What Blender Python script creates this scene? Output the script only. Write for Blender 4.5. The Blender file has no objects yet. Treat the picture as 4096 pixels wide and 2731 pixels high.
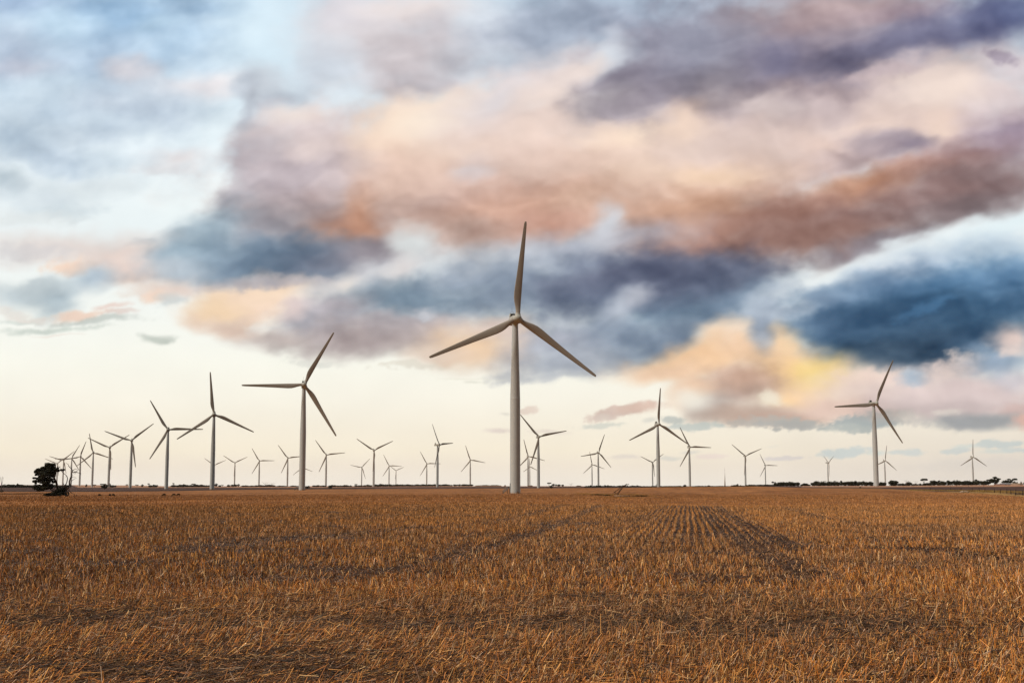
import bpy, math, random
import numpy as np
from mathutils import Vector, Matrix
random.seed(7); rng = np.random.default_rng(11)
sc = bpy.context.scene
C = sc.collection

# ============================================================ CAMERA
F = 3982.0                      # focal length in units of 1/4096 of the frame width (35 mm lens on a 36 mm frame)
HOR = 1943.0; CY = 1566.0       # eye level and principal row on the same scale
PITCH = math.atan((HOR - CY) / F)
CAMZ = 1.7
cam = bpy.data.objects.new('camera', bpy.data.cameras.new('camera'))
C.objects.link(cam); sc.camera = cam
cam.data.sensor_width = 36.0; cam.data.lens = 36.0 * F / 4096.0
cam.data.shift_y = (CY - 1365.5) / 4096.0
cam.data.clip_start = 0.1; cam.data.clip_end = 80000.0
cam.location = (0, 0, CAMZ); cam.rotation_euler = (math.pi / 2 + PITCH, 0, 0)

# ============================================================ WORLD, SUN, EXPOSURE
SUN_AZ, SUN_EL = math.radians(-118), math.radians(52)     # soft light from high behind the camera's left shoulder
w = bpy.data.worlds.new('World'); sc.world = w; w.use_nodes = True
nt = w.node_tree
skyn = nt.nodes.new('ShaderNodeTexSky'); skyn.sky_type = 'NISHITA'; skyn.sun_disc = False
skyn.sun_elevation = math.radians(8); skyn.sun_rotation = SUN_AZ % (2 * math.pi)
skyn.air_density = 1.2; skyn.dust_density = 2.0
bg = nt.nodes['Background']; bg.inputs['Strength'].default_value = 0.05
nt.links.new(skyn.outputs[0], bg.inputs['Color'])
sun = bpy.data.objects.new('sun', bpy.data.lights.new('sun', 'SUN')); C.objects.link(sun)
sun.data.energy = 3.4; sun.data.angle = math.radians(14); sun.data.color = (1.0, 0.92, 0.82)
sd = Vector((math.sin(SUN_AZ) * math.cos(SUN_EL), math.cos(SUN_AZ) * math.cos(SUN_EL), math.sin(SUN_EL)))
sun.rotation_euler = sd.to_track_quat('Z', 'Y').to_euler(); sun.location = (-60, -30, 60)
vs = sc.view_settings; vs.view_transform = 'Standard'; vs.look = 'None'; vs.exposure = 0.0; vs.gamma = 1.0
sc.render.engine = 'CYCLES'
sc.cycles.max_bounces = 6; sc.cycles.diffuse_bounces = 3; sc.cycles.transparent_max_bounces = 8

# ============================================================ HELPERS
def lin(c):
    c = np.asarray(c, float) / 255.0
    return np.where(c <= 0.04045, c / 12.92, ((c + 0.055) / 1.055) ** 2.4)
def tag(o, label=None, cat=None, group=None, kind=None):
    if label: o['label'] = label
    if cat: o['category'] = cat
    if group: o['group'] = group
    if kind: o['kind'] = kind
    return o
def empty(name, loc, rz=0.0):
    o = bpy.data.objects.new(name, None); C.objects.link(o)
    o.location = loc; o.rotation_euler = (0, 0, rz); o.empty_display_size = 1
    return o
def mesh_np(name, V, Fc, mat, parent=None, col=None, smooth=False, mats=None):
    """V (n,3); Fc list of int arrays (m,k), k = 3 or 4"""
    me = bpy.data.meshes.new(name)
    V = np.asarray(V, np.float32); me.vertices.add(len(V)); me.vertices.foreach_set('co', V.ravel())
    Fc = [np.asarray(f, np.int32) for f in Fc if len(f)]
    loops = np.concatenate([f.ravel() for f in Fc]); sizes = np.concatenate([np.full(len(f), f.shape[1], np.int32) for f in Fc])
    starts = np.concatenate([[0], np.cumsum(sizes)[:-1]]).astype(np.int32)
    me.loops.add(len(loops)); me.loops.foreach_set('vertex_index', loops)
    me.polygons.add(len(sizes)); me.polygons.foreach_set('loop_start', starts); me.polygons.foreach_set('loop_total', sizes)
    if smooth: me.polygons.foreach_set('use_smooth', np.ones(len(sizes), bool))
    me.update(calc_edges=True); me.validate()
    if col is not None:
        a = me.color_attributes.new('col', 'FLOAT_COLOR', 'POINT')
        cc = np.ones((len(V), 4), np.float32); cc[:, :col.shape[1]] = col
        a.data.foreach_set('color', cc.ravel())
    if mat: me.materials.append(mat)
    o = bpy.data.objects.new(name, me); C.objects.link(o)
    if parent: o.parent = parent
    return o
class MB:
    """collects simple shapes and links them as one mesh object"""
    def __init__(s): s.v = []; s.f3 = []; s.f4 = []; s.n = 0
    def add(s, V, f3=(), f4=()):
        V = np.asarray(V, float); s.v.append(V)
        if len(f3): s.f3.append(np.asarray(f3) + s.n)
        if len(f4): s.f4.append(np.asarray(f4) + s.n)
        s.n += len(V); return s
    def box(s, c, d, rz=0.0, M=None):
        x, y, z = [q / 2 for q in d]
        P = np.array([(a * x, b * y, g * z) for g in (-1, 1) for b in (-1, 1) for a in (-1, 1)])
        if M is not None: P = P @ np.array(M).T
        if rz: cz, sz = math.cos(rz), math.sin(rz); P = np.stack([P[:, 0] * cz - P[:, 1] * sz, P[:, 0] * sz + P[:, 1] * cz, P[:, 2]], 1)
        return s.add(P + np.array(c), f4=[(0, 2, 3, 1), (4, 5, 7, 6), (0, 1, 5, 4), (2, 6, 7, 3), (0, 4, 6, 2), (1, 3, 7, 5)])
    def tube(s, pts, rad, n=6, cap=True):
        pts = [np.array(p, float) for p in pts]; rad = list(rad) if hasattr(rad, '__len__') else [rad] * len(pts)
        rings = []
        for i, p in enumerate(pts):
            t = pts[min(i + 1, len(pts) - 1)] - pts[max(i - 1, 0)]; t /= (np.linalg.norm(t) + 1e-9)
            a = np.array([0, 0, 1.0]) if abs(t[2]) < 0.9 else np.array([1.0, 0, 0])
            u = np.cross(t, a); u /= np.linalg.norm(u); v = np.cross(t, u)
            an = np.arange(n) * 2 * math.pi / n
            rings.append(p + rad[i] * (np.cos(an)[:, None] * u + np.sin(an)[:, None] * v))
        V = np.concatenate(rings); f4 = []
        for i in range(len(pts) - 1):
            for k in range(n):
                a, b = i * n + k, i * n + (k + 1) % n
                f4.append((a, b, b + n, a + n))
        f3 = []
        if cap:
            V = np.concatenate([V, [pts[0], pts[-1]]]); L = len(pts) * n
            for k in range(n):
                f3.append((L, (k + 1) % n, k)); f3.append((L + 1, L - n + k, L - n + (k + 1) % n))
        return s.add(V, f3, f4)
    def lathe(s, prof, n=32, axis='z', org=(0, 0, 0)):
        an = np.arange(n) * 2 * math.pi / n; V = []
        for r, h in prof:
            ring = np.stack([r * np.cos(an), r * np.sin(an), np.full(n, h)], 1)
            if axis == 'y': ring = ring[:, [0, 2, 1]]
            V.append(ring)
        f4 = [(i * n + k, i * n + (k + 1) % n, (i + 1) * n + (k + 1) % n, (i + 1) * n + k) for i in range(len(prof) - 1) for k in range(n)]
        if axis == 'y': f4 = [q[::-1] for q in f4]
        return s.add(np.concatenate(V) + np.array(org), f4=f4)
    def build(s, name, mat, parent=None, smooth=False, angle=None):
        o = mesh_np(name, np.concatenate(s.v), [np.concatenate(s.f3) if s.f3 else [], np.concatenate(s.f4) if s.f4 else []], mat, parent, smooth=smooth)
        return o
def mat(name, rgb=(.5, .5, .5), rough=.7, attr=False, noise=None, spec=.3, metal=0.0):
    """rgb is a linear base colour; noise = (scale, amount, detail) mottles it in object space"""
    m = bpy.data.materials.new(name); m.use_nodes = True; n = m.node_tree; b = n.nodes['Principled BSDF']
    b.inputs['Roughness'].default_value = rough; b.inputs['Metallic'].default_value = metal
    b.inputs['Specular IOR Level'].default_value = spec
    if attr:
        a = n.nodes.new('ShaderNodeAttribute'); a.attribute_name = 'col'; src = a.outputs['Color']
    else:
        a = n.nodes.new('ShaderNodeRGB'); a.outputs[0].default_value = (*rgb, 1); src = a.outputs[0]
    if noise:
        tc = n.nodes.new('ShaderNodeTexCoord'); no = n.nodes.new('ShaderNodeTexNoise'); no.inputs['Scale'].default_value = noise[0]
        no.inputs['Detail'].default_value = noise[2]; n.links.new(tc.outputs['Object'], no.inputs['Vector'])
        mr = n.nodes.new('ShaderNodeMapRange'); mr.inputs['From Min'].default_value = .3; mr.inputs['From Max'].default_value = .7
        mr.inputs['To Min'].default_value = 1 - noise[1]; mr.inputs['To Max'].default_value = 1 + noise[1]
        n.links.new(no.outputs['Fac'], mr.inputs['Value'])
        mx = n.nodes.new('ShaderNodeVectorMath'); mx.operation = 'SCALE'
        n.links.new(src, mx.inputs[0]); n.links.new(mr.outputs[0], mx.inputs['Scale']); src = mx.outputs[0]
    n.links.new(src, b.inputs['Base Color'])
    return m

# ---- cloud painting, in degrees-like map units of the sky (unit = 1/3982 of the tangent plane) ----
def hash2(ix, iy, seed):
    n = (ix.astype(np.int64) * 374761393 + iy.astype(np.int64) * 668265263 + seed * 2147483647) & 0xffffffff
    n = ((n ^ (n >> 13)) * 1274126177) & 0xffffffff
    n = (n ^ (n >> 16)) & 0xffffffff
    return n.astype(np.float64) / 0xffffffff
def vnoise(x, y, seed=0):
    ix = np.floor(x); iy = np.floor(y); fx = x - ix; fy = y - iy
    u = fx * fx * fx * (fx * (fx * 6 - 15) + 10); v = fy * fy * fy * (fy * (fy * 6 - 15) + 10)
    def g(dx, dy):
        a = hash2(ix + dx, iy + dy, seed) * 2 * np.pi
        return np.cos(a) * (fx - dx) + np.sin(a) * (fy - dy)
    n0 = g(0, 0) * (1 - u) + g(1, 0) * u
    n1 = g(0, 1) * (1 - u) + g(1, 1) * u
    return (n0 * (1 - v) + n1 * v) * 1.5
def fbm(x, y, seed, octv, gain=0.5):
    s = 0; a = 1.0; t = 0
    for k in range(octv):
        s = s + a * vnoise(x * 2 ** k + 17.3 * k, y * 2 ** k - 9.1 * k, seed + k * 7); t += a; a *= gain
    return s / t
def sstep(e0, e1, x):
    t = np.clip((x - e0) / (e1 - e0), 0, 1); return t * t * (3 - 2 * t)
GRAD = [(-1500,(120,150,190)),(-600,(165,192,222)),(0,(205,226,241)),(350,(222,237,246)),(700,(234,244,248)),(1000,(240,247,247)),(1250,(247,250,244)),(1450,(251,250,238)),(1600,(251,246,231)),
        (1720,(249,240,221)),(1800,(250,239,217)),(1860,(247,235,217)),(1940,(245,236,223)),(2100,(230,220,210))]
# cx, cy, rx, ry, rot(deg, + = rises to the right), rgb, alpha, edge softness, edge noise
S = []
def B(cx, cy, rx, ry, rot, rgb, a=0.8, soft=0.7, nz=0.35): S.append((cx, cy, rx, ry, rot, rgb, a, soft, nz))
# upper left veil
B(420,150,720,230,5,(184,205,226),.75,.8); B(470,60,270,110,0,(152,182,210),.8); B(860,10,190,60,0,(158,184,209),.7)
B(60,10,220,60,0,(168,188,214),.8); B(250,110,130,70,0,(196,219,235),.7); B(60,200,160,90,0,(192,203,220),.7)
B(90,265,130,50,0,(196,198,211),.7); B(420,250,170,110,10,(184,202,222),.7); B(700,170,200,60,8,(180,205,226),.6); B(620,100,120,40,10,(190,214,232),.7)
B(200,420,330,120,5,(196,212,226),.7,.8); B(1090,130,190,330,0,(217,236,247),.95,.5,.2); B(830,335,210,55,8,(233,226,228),.8)
B(510,275,100,50,-5,(226,220,224),.8); B(560,300,100,60,-10,(214,216,224),.6); B(620,430,180,85,-5,(184,197,212),.85); B(420,400,160,60,0,(196,206,219),.6)
B(200,560,300,110,0,(192,206,220),.7,.8); B(230,650,170,70,-5,(176,192,208),.8); B(60,560,120,60,0,(186,202,216),.6); B(420,540,120,50,0,(188,202,216),.6)
B(700,630,150,50,5,(233,225,224),.8); B(650,690,150,30,0,(222,220,222),.6); B(850,520,120,120,0,(228,241,247),.85); B(480,640,150,50,0,(208,222,232),.6)
B(760,840,500,110,6,(238,247,248),.9,.6); B(20,745,70,60,0,(176,190,200),.8); B(180,790,230,55,3,(214,224,230),.7); B(250,840,140,30,0,(208,220,226),.6); B(120,870,180,30,0,(225,230,230),.6)
B(420,760,200,35,0,(230,238,240),.7)
# top centre
B(1480,110,260,190,0,(228,220,222),.9,.6); B(1390,40,90,90,0,(228,224,230),.8); B(1700,30,230,60,0,(238,226,223),.85); B(1650,230,260,140,12,(201,192,195),.9); B(1690,340,200,70,15,(188,180,184),.8)
B(1800,140,110,80,0,(207,200,204),.8); B(1960,90,130,110,0,(222,228,236),.9); B(1340,300,120,120,10,(206,214,224),.85); B(1020,330,90,80,0,(204,212,220),.8)
B(985,330,60,50,0,(186,194,206),.7); B(1090,350,120,70,15,(206,212,220),.7); B(1180,380,120,45,15,(190,198,208),.7); B(1370,440,150,90,12,(226,238,245),.95,.5)
B(2110,210,260,140,20,(188,192,203),.9); B(2400,70,420,120,5,(156,165,182),.92,.5); B(2200,120,160,90,0,(170,180,196),.8); B(2250,250,170,70,18,(205,205,212),.7)
B(2130,330,230,70,18,(225,215,216),.8); B(2270,290,190,65,20,(235,222,218),.9); B(2440,220,110,55,25,(223,229,237),.95,.5); B(2480,170,60,70,0,(214,220,230),.6)
# big cloud left mass
B(1350,820,420,330,30,(196,182,182),.9,.4,.4)
B(1070,760,150,320,-3,(176,172,180),.8,.4); B(1040,600,90,150,0,(184,184,194),.6); B(1140,520,170,90,5,(226,214,214),.9); B(1180,460,110,40,0,(240,226,218),.8); B(1290,560,160,100,10,(228,212,210),.8)
B(1080,640,110,70,0,(196,192,200),.8); B(1180,700,200,90,0,(188,178,182),.8); B(1080,790,140,80,0,(162,158,166),.8); B(1250,790,150,110,10,(178,164,166),.85); B(1265,770,60,50,0,(208,164,146),.6)
B(1410,890,80,110,0,(200,148,120),.8); B(1150,880,200,90,0,(150,146,152),.85); B(960,860,110,70,15,(158,172,184),.85); B(820,930,190,60,15,(168,184,196),.85); B(560,965,60,18,0,(160,182,196),.6); B(700,950,120,40,10,(176,192,202),.6)
# centre bright band
B(2700,560,1500,260,5,(218,200,196),.92,.4); B(2200,760,900,160,5,(206,178,166),.8,.6)
B(1850,570,470,165,12,(238,212,194),.92,.6); B(1680,470,260,85,15,(254,233,214),.95,.6); B(1520,560,160,80,15,(248,222,202),.85); B(1700,490,170,55,10,(255,238,219),.85,.7)
B(1980,440,260,120,15,(229,215,212),.85); B(2010,380,150,50,20,(216,216,224),.5); B(2200,380,160,60,10,(238,220,211),.8); B(2120,600,330,110,8,(234,211,200),.85); B(2300,470,150,50,5,(226,206,198),.6)
B(2560,560,230,100,5,(252,227,206),.95); B(2600,540,90,60,0,(255,232,210),.7); B(1620,700,260,100,0,(230,202,186),.85); B(1300,660,160,80,0,(216,200,200),.7); B(1700,720,300,90,5,(224,196,182),.9)
B(2000,720,420,100,8,(224,198,186),.85); B(2380,700,340,100,8,(230,203,188),.9); B(2650,680,200,80,10,(236,210,190),.8); B(1880,690,70,35,0,(214,208,212),.75); B(1900,640,80,50,0,(226,212,210),.5)
B(1800,820,400,90,8,(200,172,162),.9); B(2080,830,330,90,8,(206,168,150),.9); B(1450,850,90,80,0,(200,152,128),.5); B(1580,830,200,50,5,(190,170,165),.7); B(2150,920,340,80,8,(197,156,140),.92); B(1850,930,200,60,0,(190,165,155),.8)
B(1370,960,180,80,0,(186,146,128),.8); B(2320,800,180,60,8,(208,178,160),.7); B(2650,880,260,140,5,(194,156,138),.9)
B(1210,720,230,150,10,(184,174,180),.8,.7); B(1330,880,190,110,0,(172,158,158),.85,.7); B(1120,930,150,70,0,(152,152,160),.7); B(1440,880,75,120,0,(204,154,126),.75,.8); B(1560,780,150,110,5,(218,190,176),.6,.8); B(1240,600,110,50,5,(228,212,208),.8)
B(1370,950,120,90,0,(190,150,132),.7,.8)
# dark mauve top right
B(2620,310,300,150,8,(152,148,160),.95,.45); B(2440,400,150,60,12,(176,170,174),.85); B(2500,430,100,50,0,(164,156,164),.8)
B(3300,200,760,280,6,(150,140,152),.95,.4); B(2800,180,240,150,0,(148,150,166),.8); B(3000,80,120,50,0,(160,150,158),.6); B(3350,30,330,60,0,(190,170,170),.9); B(3230,90,170,60,10,(164,145,148),.8); B(3650,60,260,40,0,(165,148,158),.7)
B(3990,70,300,75,14,(98,106,140),.92); B(3960,130,160,50,14,(96,100,130),.7); B(3650,170,280,75,14,(118,118,142),.9); B(3380,280,200,70,10,(112,110,130),.9); B(3110,250,130,75,0,(128,126,148),.85); B(3270,375,200,48,-12,(122,112,124),.9)
B(2960,400,200,50,15,(130,122,132),.9); B(2850,330,180,70,10,(146,140,148),.6); B(3500,350,160,30,-5,(150,136,146),.6)
B(2440,225,95,50,25,(224,230,238),.92,.6,.3); B(2320,285,120,42,20,(238,223,216),.85,.6,.3); B(2480,130,45,40,0,(196,200,212),.6)
# bright right
B(3500,520,700,190,5,(214,194,190),.92,.5); B(3740,330,280,110,12,(232,214,206),.95,.5); B(3790,360,170,75,10,(243,224,213),.9); B(3560,290,140,30,15,(196,180,184),.7); B(4030,250,130,90,0,(212,202,206),.85); B(4010,225,60,25,-20,(150,140,156),.7); B(4080,140,60,60,0,(190,198,210),.7)
B(3430,500,240,70,8,(236,214,203),.9); B(3300,430,120,60,0,(212,196,196),.7); B(3060,430,130,60,5,(208,194,192),.85); B(2860,400,70,70,0,(180,168,168),.5); B(2760,520,100,100,0,(250,224,204),.9); B(2950,590,330,90,5,(224,204,196),.9); B(3330,560,200,40,0,(230,205,194),.7)
B(3760,530,110,90,-10,(236,212,198),.9); B(4010,470,150,90,0,(196,180,188),.8); B(3950,390,150,50,10,(218,204,204),.6); B(4050,560,150,80,0,(158,144,162),.85); B(3560,560,170,45,-8,(166,156,166),.85); B(3640,600,110,45,0,(148,138,152),.85)
B(3350,650,240,60,18,(176,160,164),.75); B(3160,680,180,60,20,(200,178,172),.6); B(2900,730,380,100,8,(227,200,184),.92); B(2830,700,150,50,0,(240,210,182),.7)
B(3900,620,230,60,10,(168,146,152),.85); B(3700,680,260,45,12,(190,152,142),.85); B(3480,760,290,60,12,(190,148,126),.92); B(3400,740,120,40,10,(196,150,124),.6); B(3950,730,290,105,12,(134,116,118),.92,.9,.2); B(3760,770,240,80,12,(148,124,122),.9)
B(3020,880,440,100,8,(172,136,124),.93,.9,.2); B(3260,850,240,60,10,(152,118,108),.7); B(3450,890,300,80,14,(150,124,121),.9); B(3050,990,400,90,5,(150,119,111),.95); B(2760,840,220,90,8,(200,162,140),.85); B(2700,960,200,80,5,(168,124,108),.85); B(3800,850,260,60,14,(134,120,122),.85)
B(3450,985,240,40,14,(138,134,144),.85)
B(3250,950,340,65,8,(148,118,110),.8)
B(2425,890,45,60,0,(214,217,223),.8,.6,.3); B(1000,420,45,90,-5,(178,184,194),.75,.6,.4); B(960,330,30,40,0,(196,204,214),.5)
# lower left bands
B(330,990,420,65,0,(226,214,208),.85); B(120,1000,160,30,0,(208,206,208),.6); B(290,1060,110,34,8,(242,214,194),.9); B(520,1060,160,60,-5,(230,208,198),.85); B(560,1110,120,40,0,(232,200,182),.6)
B(370,1105,110,55,5,(162,177,190),.85); B(90,1165,190,50,8,(186,198,204),.85); B(240,1200,90,60,10,(170,186,196),.75); B(30,1240,90,20,0,(225,218,210),.6); B(180,1140,120,30,0,(196,206,210),.6)
B(330,1262,110,20,0,(243,216,198),.9,.6); B(440,1228,55,16,0,(232,210,200),.8); B(400,1288,170,14,0,(202,208,202),.8); B(480,1262,60,14,0,(226,208,200),.7); B(120,1262,120,16,0,(226,220,212),.8); B(200,1316,190,16,0,(204,212,204),.85); B(60,1275,90,8,0,(205,214,208),.6)
B(650,1350,60,20,0,(186,192,184),.9,.6,.2); B(240,1345,90,6,0,(235,222,212),.5)
# dark blue part, centre left
B(1040,1060,400,100,3,(126,144,162),.95,.45); B(1130,1050,210,75,0,(106,124,144),.85); B(1160,1050,270,80,3,(108,126,144),.85); B(760,1010,160,80,12,(150,170,184),.85); B(700,1090,150,40,0,(180,188,196),.7); B(1330,1040,220,70,5,(126,134,150),.85); B(1480,1010,170,60,8,(150,142,148),.8); B(900,1000,120,50,10,(140,158,174),.7)
B(620,1180,120,30,0,(236,222,210),.7); B(720,1165,170,40,5,(226,208,198),.85); B(640,1200,70,24,5,(244,216,196),.7); B(700,1210,60,30,0,(196,204,206),.6)
B(1010,1225,230,105,6,(245,219,198),.97,.35,.4); B(900,1240,110,75,0,(248,220,186),.85); B(1120,1170,150,55,10,(248,222,196),.85); B(1160,1120,160,30,5,(200,190,190),.7); B(1010,1130,170,30,5,(170,170,178),.6); B(940,1320,130,40,-5,(222,200,186),.9)
B(1040,1320,60,24,10,(240,240,234),.6)
B(1380,1180,170,85,20,(226,218,214),.9); B(1500,1110,170,60,15,(206,208,212),.85); B(1390,1130,60,40,0,(240,228,216),.6)
B(1620,975,85,75,0,(220,224,224),.95,.6); B(1600,1080,70,60,10,(226,216,212),.7)
# middle blue grey band
B(2300,1000,420,75,10,(176,182,195),.9); B(1900,1060,260,80,5,(184,190,198),.85); B(2420,900,60,80,0,(208,210,216),.7); B(2150,1160,620,115,4,(130,142,158),.95,.4); B(1620,1190,280,75,3,(128,146,162),.9); B(1960,1110,230,60,0,(150,162,178),.7)
B(2640,1120,430,120,5,(106,110,130),.95,.4); B(2450,1200,200,60,0,(112,126,146),.8); B(2850,1140,280,110,8,(98,104,122),.93); B(2700,1260,360,110,12,(106,126,146),.92); B(2350,1060,140,40,0,(150,160,178),.6)
B(2650,1140,380,100,5,(104,110,130),.85); B(2950,1230,200,60,22,(120,138,158),.85); B(1860,1150,100,30,10,(160,172,184),.5)
B(1290,1290,200,85,14,(160,162,172),.95,.35,.45); B(1190,1245,60,40,25,(238,218,212),.9); B(1330,1230,150,40,10,(186,178,182),.7); B(1500,1340,330,80,3,(168,156,156),.95,.4); B(1620,1290,180,50,0,(176,172,178),.8); B(1130,1370,170,40,0,(196,184,180),.9); B(1700,1330,160,60,0,(182,172,172),.8)
B(1720,1255,40,28,0,(196,198,204),.8); B(1900,1395,230,85,0,(222,200,182),.93); B(1860,1400,120,60,0,(238,206,172),.85); B(2080,1370,70,80,0,(236,206,182),.9); B(1750,1420,120,40,0,(232,212,196),.8); B(1980,1330,110,40,0,(214,192,182),.7)
B(2270,1370,230,100,5,(164,170,182),.95,.4); B(2200,1350,110,30,0,(182,184,194),.6); B(2300,1450,260,60,3,(166,172,182),.92,.4); B(2030,1510,80,25,10,(188,190,194),.7); B(2250,1505,200,14,5,(180,184,190),.6)
B(2490,1230,110,55,40,(180,186,198),.85); B(2560,1190,70,45,20,(198,200,208),.7); B(2460,1330,110,60,0,(150,164,182),.7); B(2640,1370,190,70,8,(128,142,160),.9,.4); B(2470,1270,50,60,0,(190,196,206),.6)
# blue cloud right
B(3340,1120,330,55,20,(222,230,235),.92); B(3560,1030,280,42,16,(236,243,245),.95,.6); B(3900,930,300,50,15,(236,245,247),.97,.5); B(4050,880,160,50,12,(228,242,246),.8); B(3120,1200,120,50,20,(204,212,220),.8)
B(3650,1085,280,80,15,(184,197,213),.94); B(3960,1040,240,90,5,(172,192,210),.92); B(3450,1120,110,60,20,(188,200,214),.8); B(3250,1220,130,30,10,(228,226,226),.8); B(3330,1200,60,40,0,(214,218,226),.7)
B(3620,1240,470,150,8,(80,110,140),.96,.35); B(3500,1170,240,80,8,(128,152,178),.85); B(3880,1190,310,110,10,(92,130,164),.9); B(3990,1120,180,70,10,(128,160,190),.8); B(4050,1240,200,110,8,(66,96,126),.9)
B(3680,1335,500,150,4,(70,98,124),.97,.4); B(3640,1415,340,82,2,(64,84,104),.93,.5); B(3950,1370,200,60,14,(70,95,120),.85,.5); B(3300,1290,150,60,-8,(96,120,146),.85); B(3560,1280,250,70,0,(66,92,118),.8); B(3700,1250,120,24,15,(96,134,168),.6); B(3290,1180,60,50,0,(140,160,182),.8)
B(3060,1320,90,110,0,(158,168,182),.92); B(3080,1270,70,60,0,(150,162,178),.8); B(3120,1250,140,30,5,(176,186,198),.7)
# sunlit yellow group
B(2910,1380,120,95,20,(244,216,188),.95,.4,.4); B(2970,1330,50,50,0,(248,226,204),.8); B(2780,1440,260,60,8,(244,206,168),.95,.4); B(2640,1480,180,36,6,(240,208,180),.85); B(3130,1470,150,130,10,(248,210,166),.95,.45); B(3160,1380,70,80,0,(248,216,178),.85)
B(3260,1530,150,90,10,(251,214,152),.95,.7); B(3270,1510,95,60,10,(255,226,148),.95,.6); B(3210,1600,110,60,0,(250,208,158),.85); B(3020,1400,110,60,0,(232,200,172),.7)
B(3065,1330,50,75,0,(158,168,182),.85,.6,.3); B(2940,1540,190,80,5,(192,168,156),.95,.4); B(2760,1540,100,60,0,(232,196,166),.8); B(2730,1580,60,60,0,(238,206,180),.75); B(2830,1630,100,60,10,(190,178,170),.9,.35,.5); B(2980,1500,120,50,0,(206,172,152),.7); B(3040,1660,240,45,0,(190,166,152),.94,.4); B(3140,1680,200,26,0,(196,164,148),.8)
B(2760,1595,80,45,-15,(247,242,228),.8,.6,.5); B(3075,1590,50,30,-10,(243,234,214),.85)
B(3430,1570,230,95,0,(236,214,200),.94,.5); B(3500,1510,150,30,0,(242,218,204),.85); B(3380,1640,220,48,0,(226,198,184),.92,.4); B(3860,1575,400,95,0,(218,200,198),.95,.4); B(3800,1630,330,48,0,(200,184,182),.9,.4); B(3700,1560,100,60,0,(224,206,202),.7); B(4060,1640,80,30,0,(206,180,174),.8)
B(3640,1510,60,30,0,(166,182,197),.85); B(3880,1455,70,34,0,(242,216,200),.9); B(3790,1480,110,34,8,(232,214,206),.8); B(4000,1450,130,60,0,(164,180,198),.9); B(4070,1360,80,55,10,(240,214,202),.85); B(4030,1410,50,24,0,(236,216,206),.7); B(4060,1520,80,40,0,(206,200,206),.7)
# broken low clouds
B(3090,1690,180,26,0,(186,180,172),.85,.4,.6); B(3200,1700,140,22,0,(176,176,172),.8,.4,.6); B(3470,1690,150,34,5,(166,174,174),.92,.4,.5); B(3380,1715,110,16,0,(186,190,184),.7,.4,.5); B(3560,1665,100,26,0,(184,176,170),.8); B(3640,1680,60,26,-15,(206,200,192),.6,.5,.6)
B(3920,1692,180,36,0,(158,160,162),.95,.35,.45); B(3820,1700,70,28,0,(164,166,168),.8); B(4080,1692,50,32,0,(226,186,172),.9); B(3780,1650,70,16,0,(232,224,212),.6)
B(2480,1640,150,26,12,(216,194,182),.93,.4,.4); B(2560,1628,90,26,5,(218,190,174),.8); B(2410,1665,40,14,0,(222,208,196),.8); B(2400,1700,90,12,3,(206,208,198),.7,.5,.6)
B(2118,1636,42,18,5,(230,212,198),.85,.5,.5); B(1995,1724,60,10,0,(226,212,202),.85); B(2200,1727,70,9,0,(230,218,206),.7); B(2030,1655,20,7,0,(222,216,204),.6)
B(2695,1688,50,16,0,(188,192,186),.85,.4,.5); B(2780,1712,110,14,3,(196,202,196),.85,.4,.5); B(2600,1685,30,10,0,(214,212,202),.7)
B(3385,1808,105,22,4,(205,212,209),.9,.35,.4); B(3520,1812,40,12,0,(208,218,212),.7); B(3645,1812,60,13,0,(209,214,210),.85,.4,.5); B(3990,1785,110,16,2,(201,208,205),.9,.4,.5); B(3830,1806,60,12,3,(204,210,207),.8,.4,.5); B(3870,1790,60,9,0,(212,218,212),.7); B(4060,1808,60,10,0,(204,210,207),.8,.4,.5); B(3990,1812,60,9,0,(210,216,210),.7)
B(3140,1832,90,8,2,(220,212,208),.8,.4,.5); B(2500,1830,60,8,0,(228,218,208),.7); B(2680,1828,50,8,0,(218,216,206),.7); B(2770,1808,40,6,0,(222,218,208),.7); B(2840,1825,60,10,0,(236,218,210),.6); B(3080,1788,40,3,0,(228,224,212),.6)
B(1290,1340,0.1,0.1,0,(0,0,0),0)
B(1640,1465,130,14,0,(228,222,208),.7,.5,.6); B(1250,1440,110,14,0,(222,222,214),.6,.5,.6); B(1900,1535,40,7,0,(226,224,210),.7); B(1920,1625,0.1,0.1,0,(0,0,0),0); B(1880,1520,120,5,0,(236,232,216),.5)
B(3950,1860,260,26,0,(222,214,205),.6)
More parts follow.
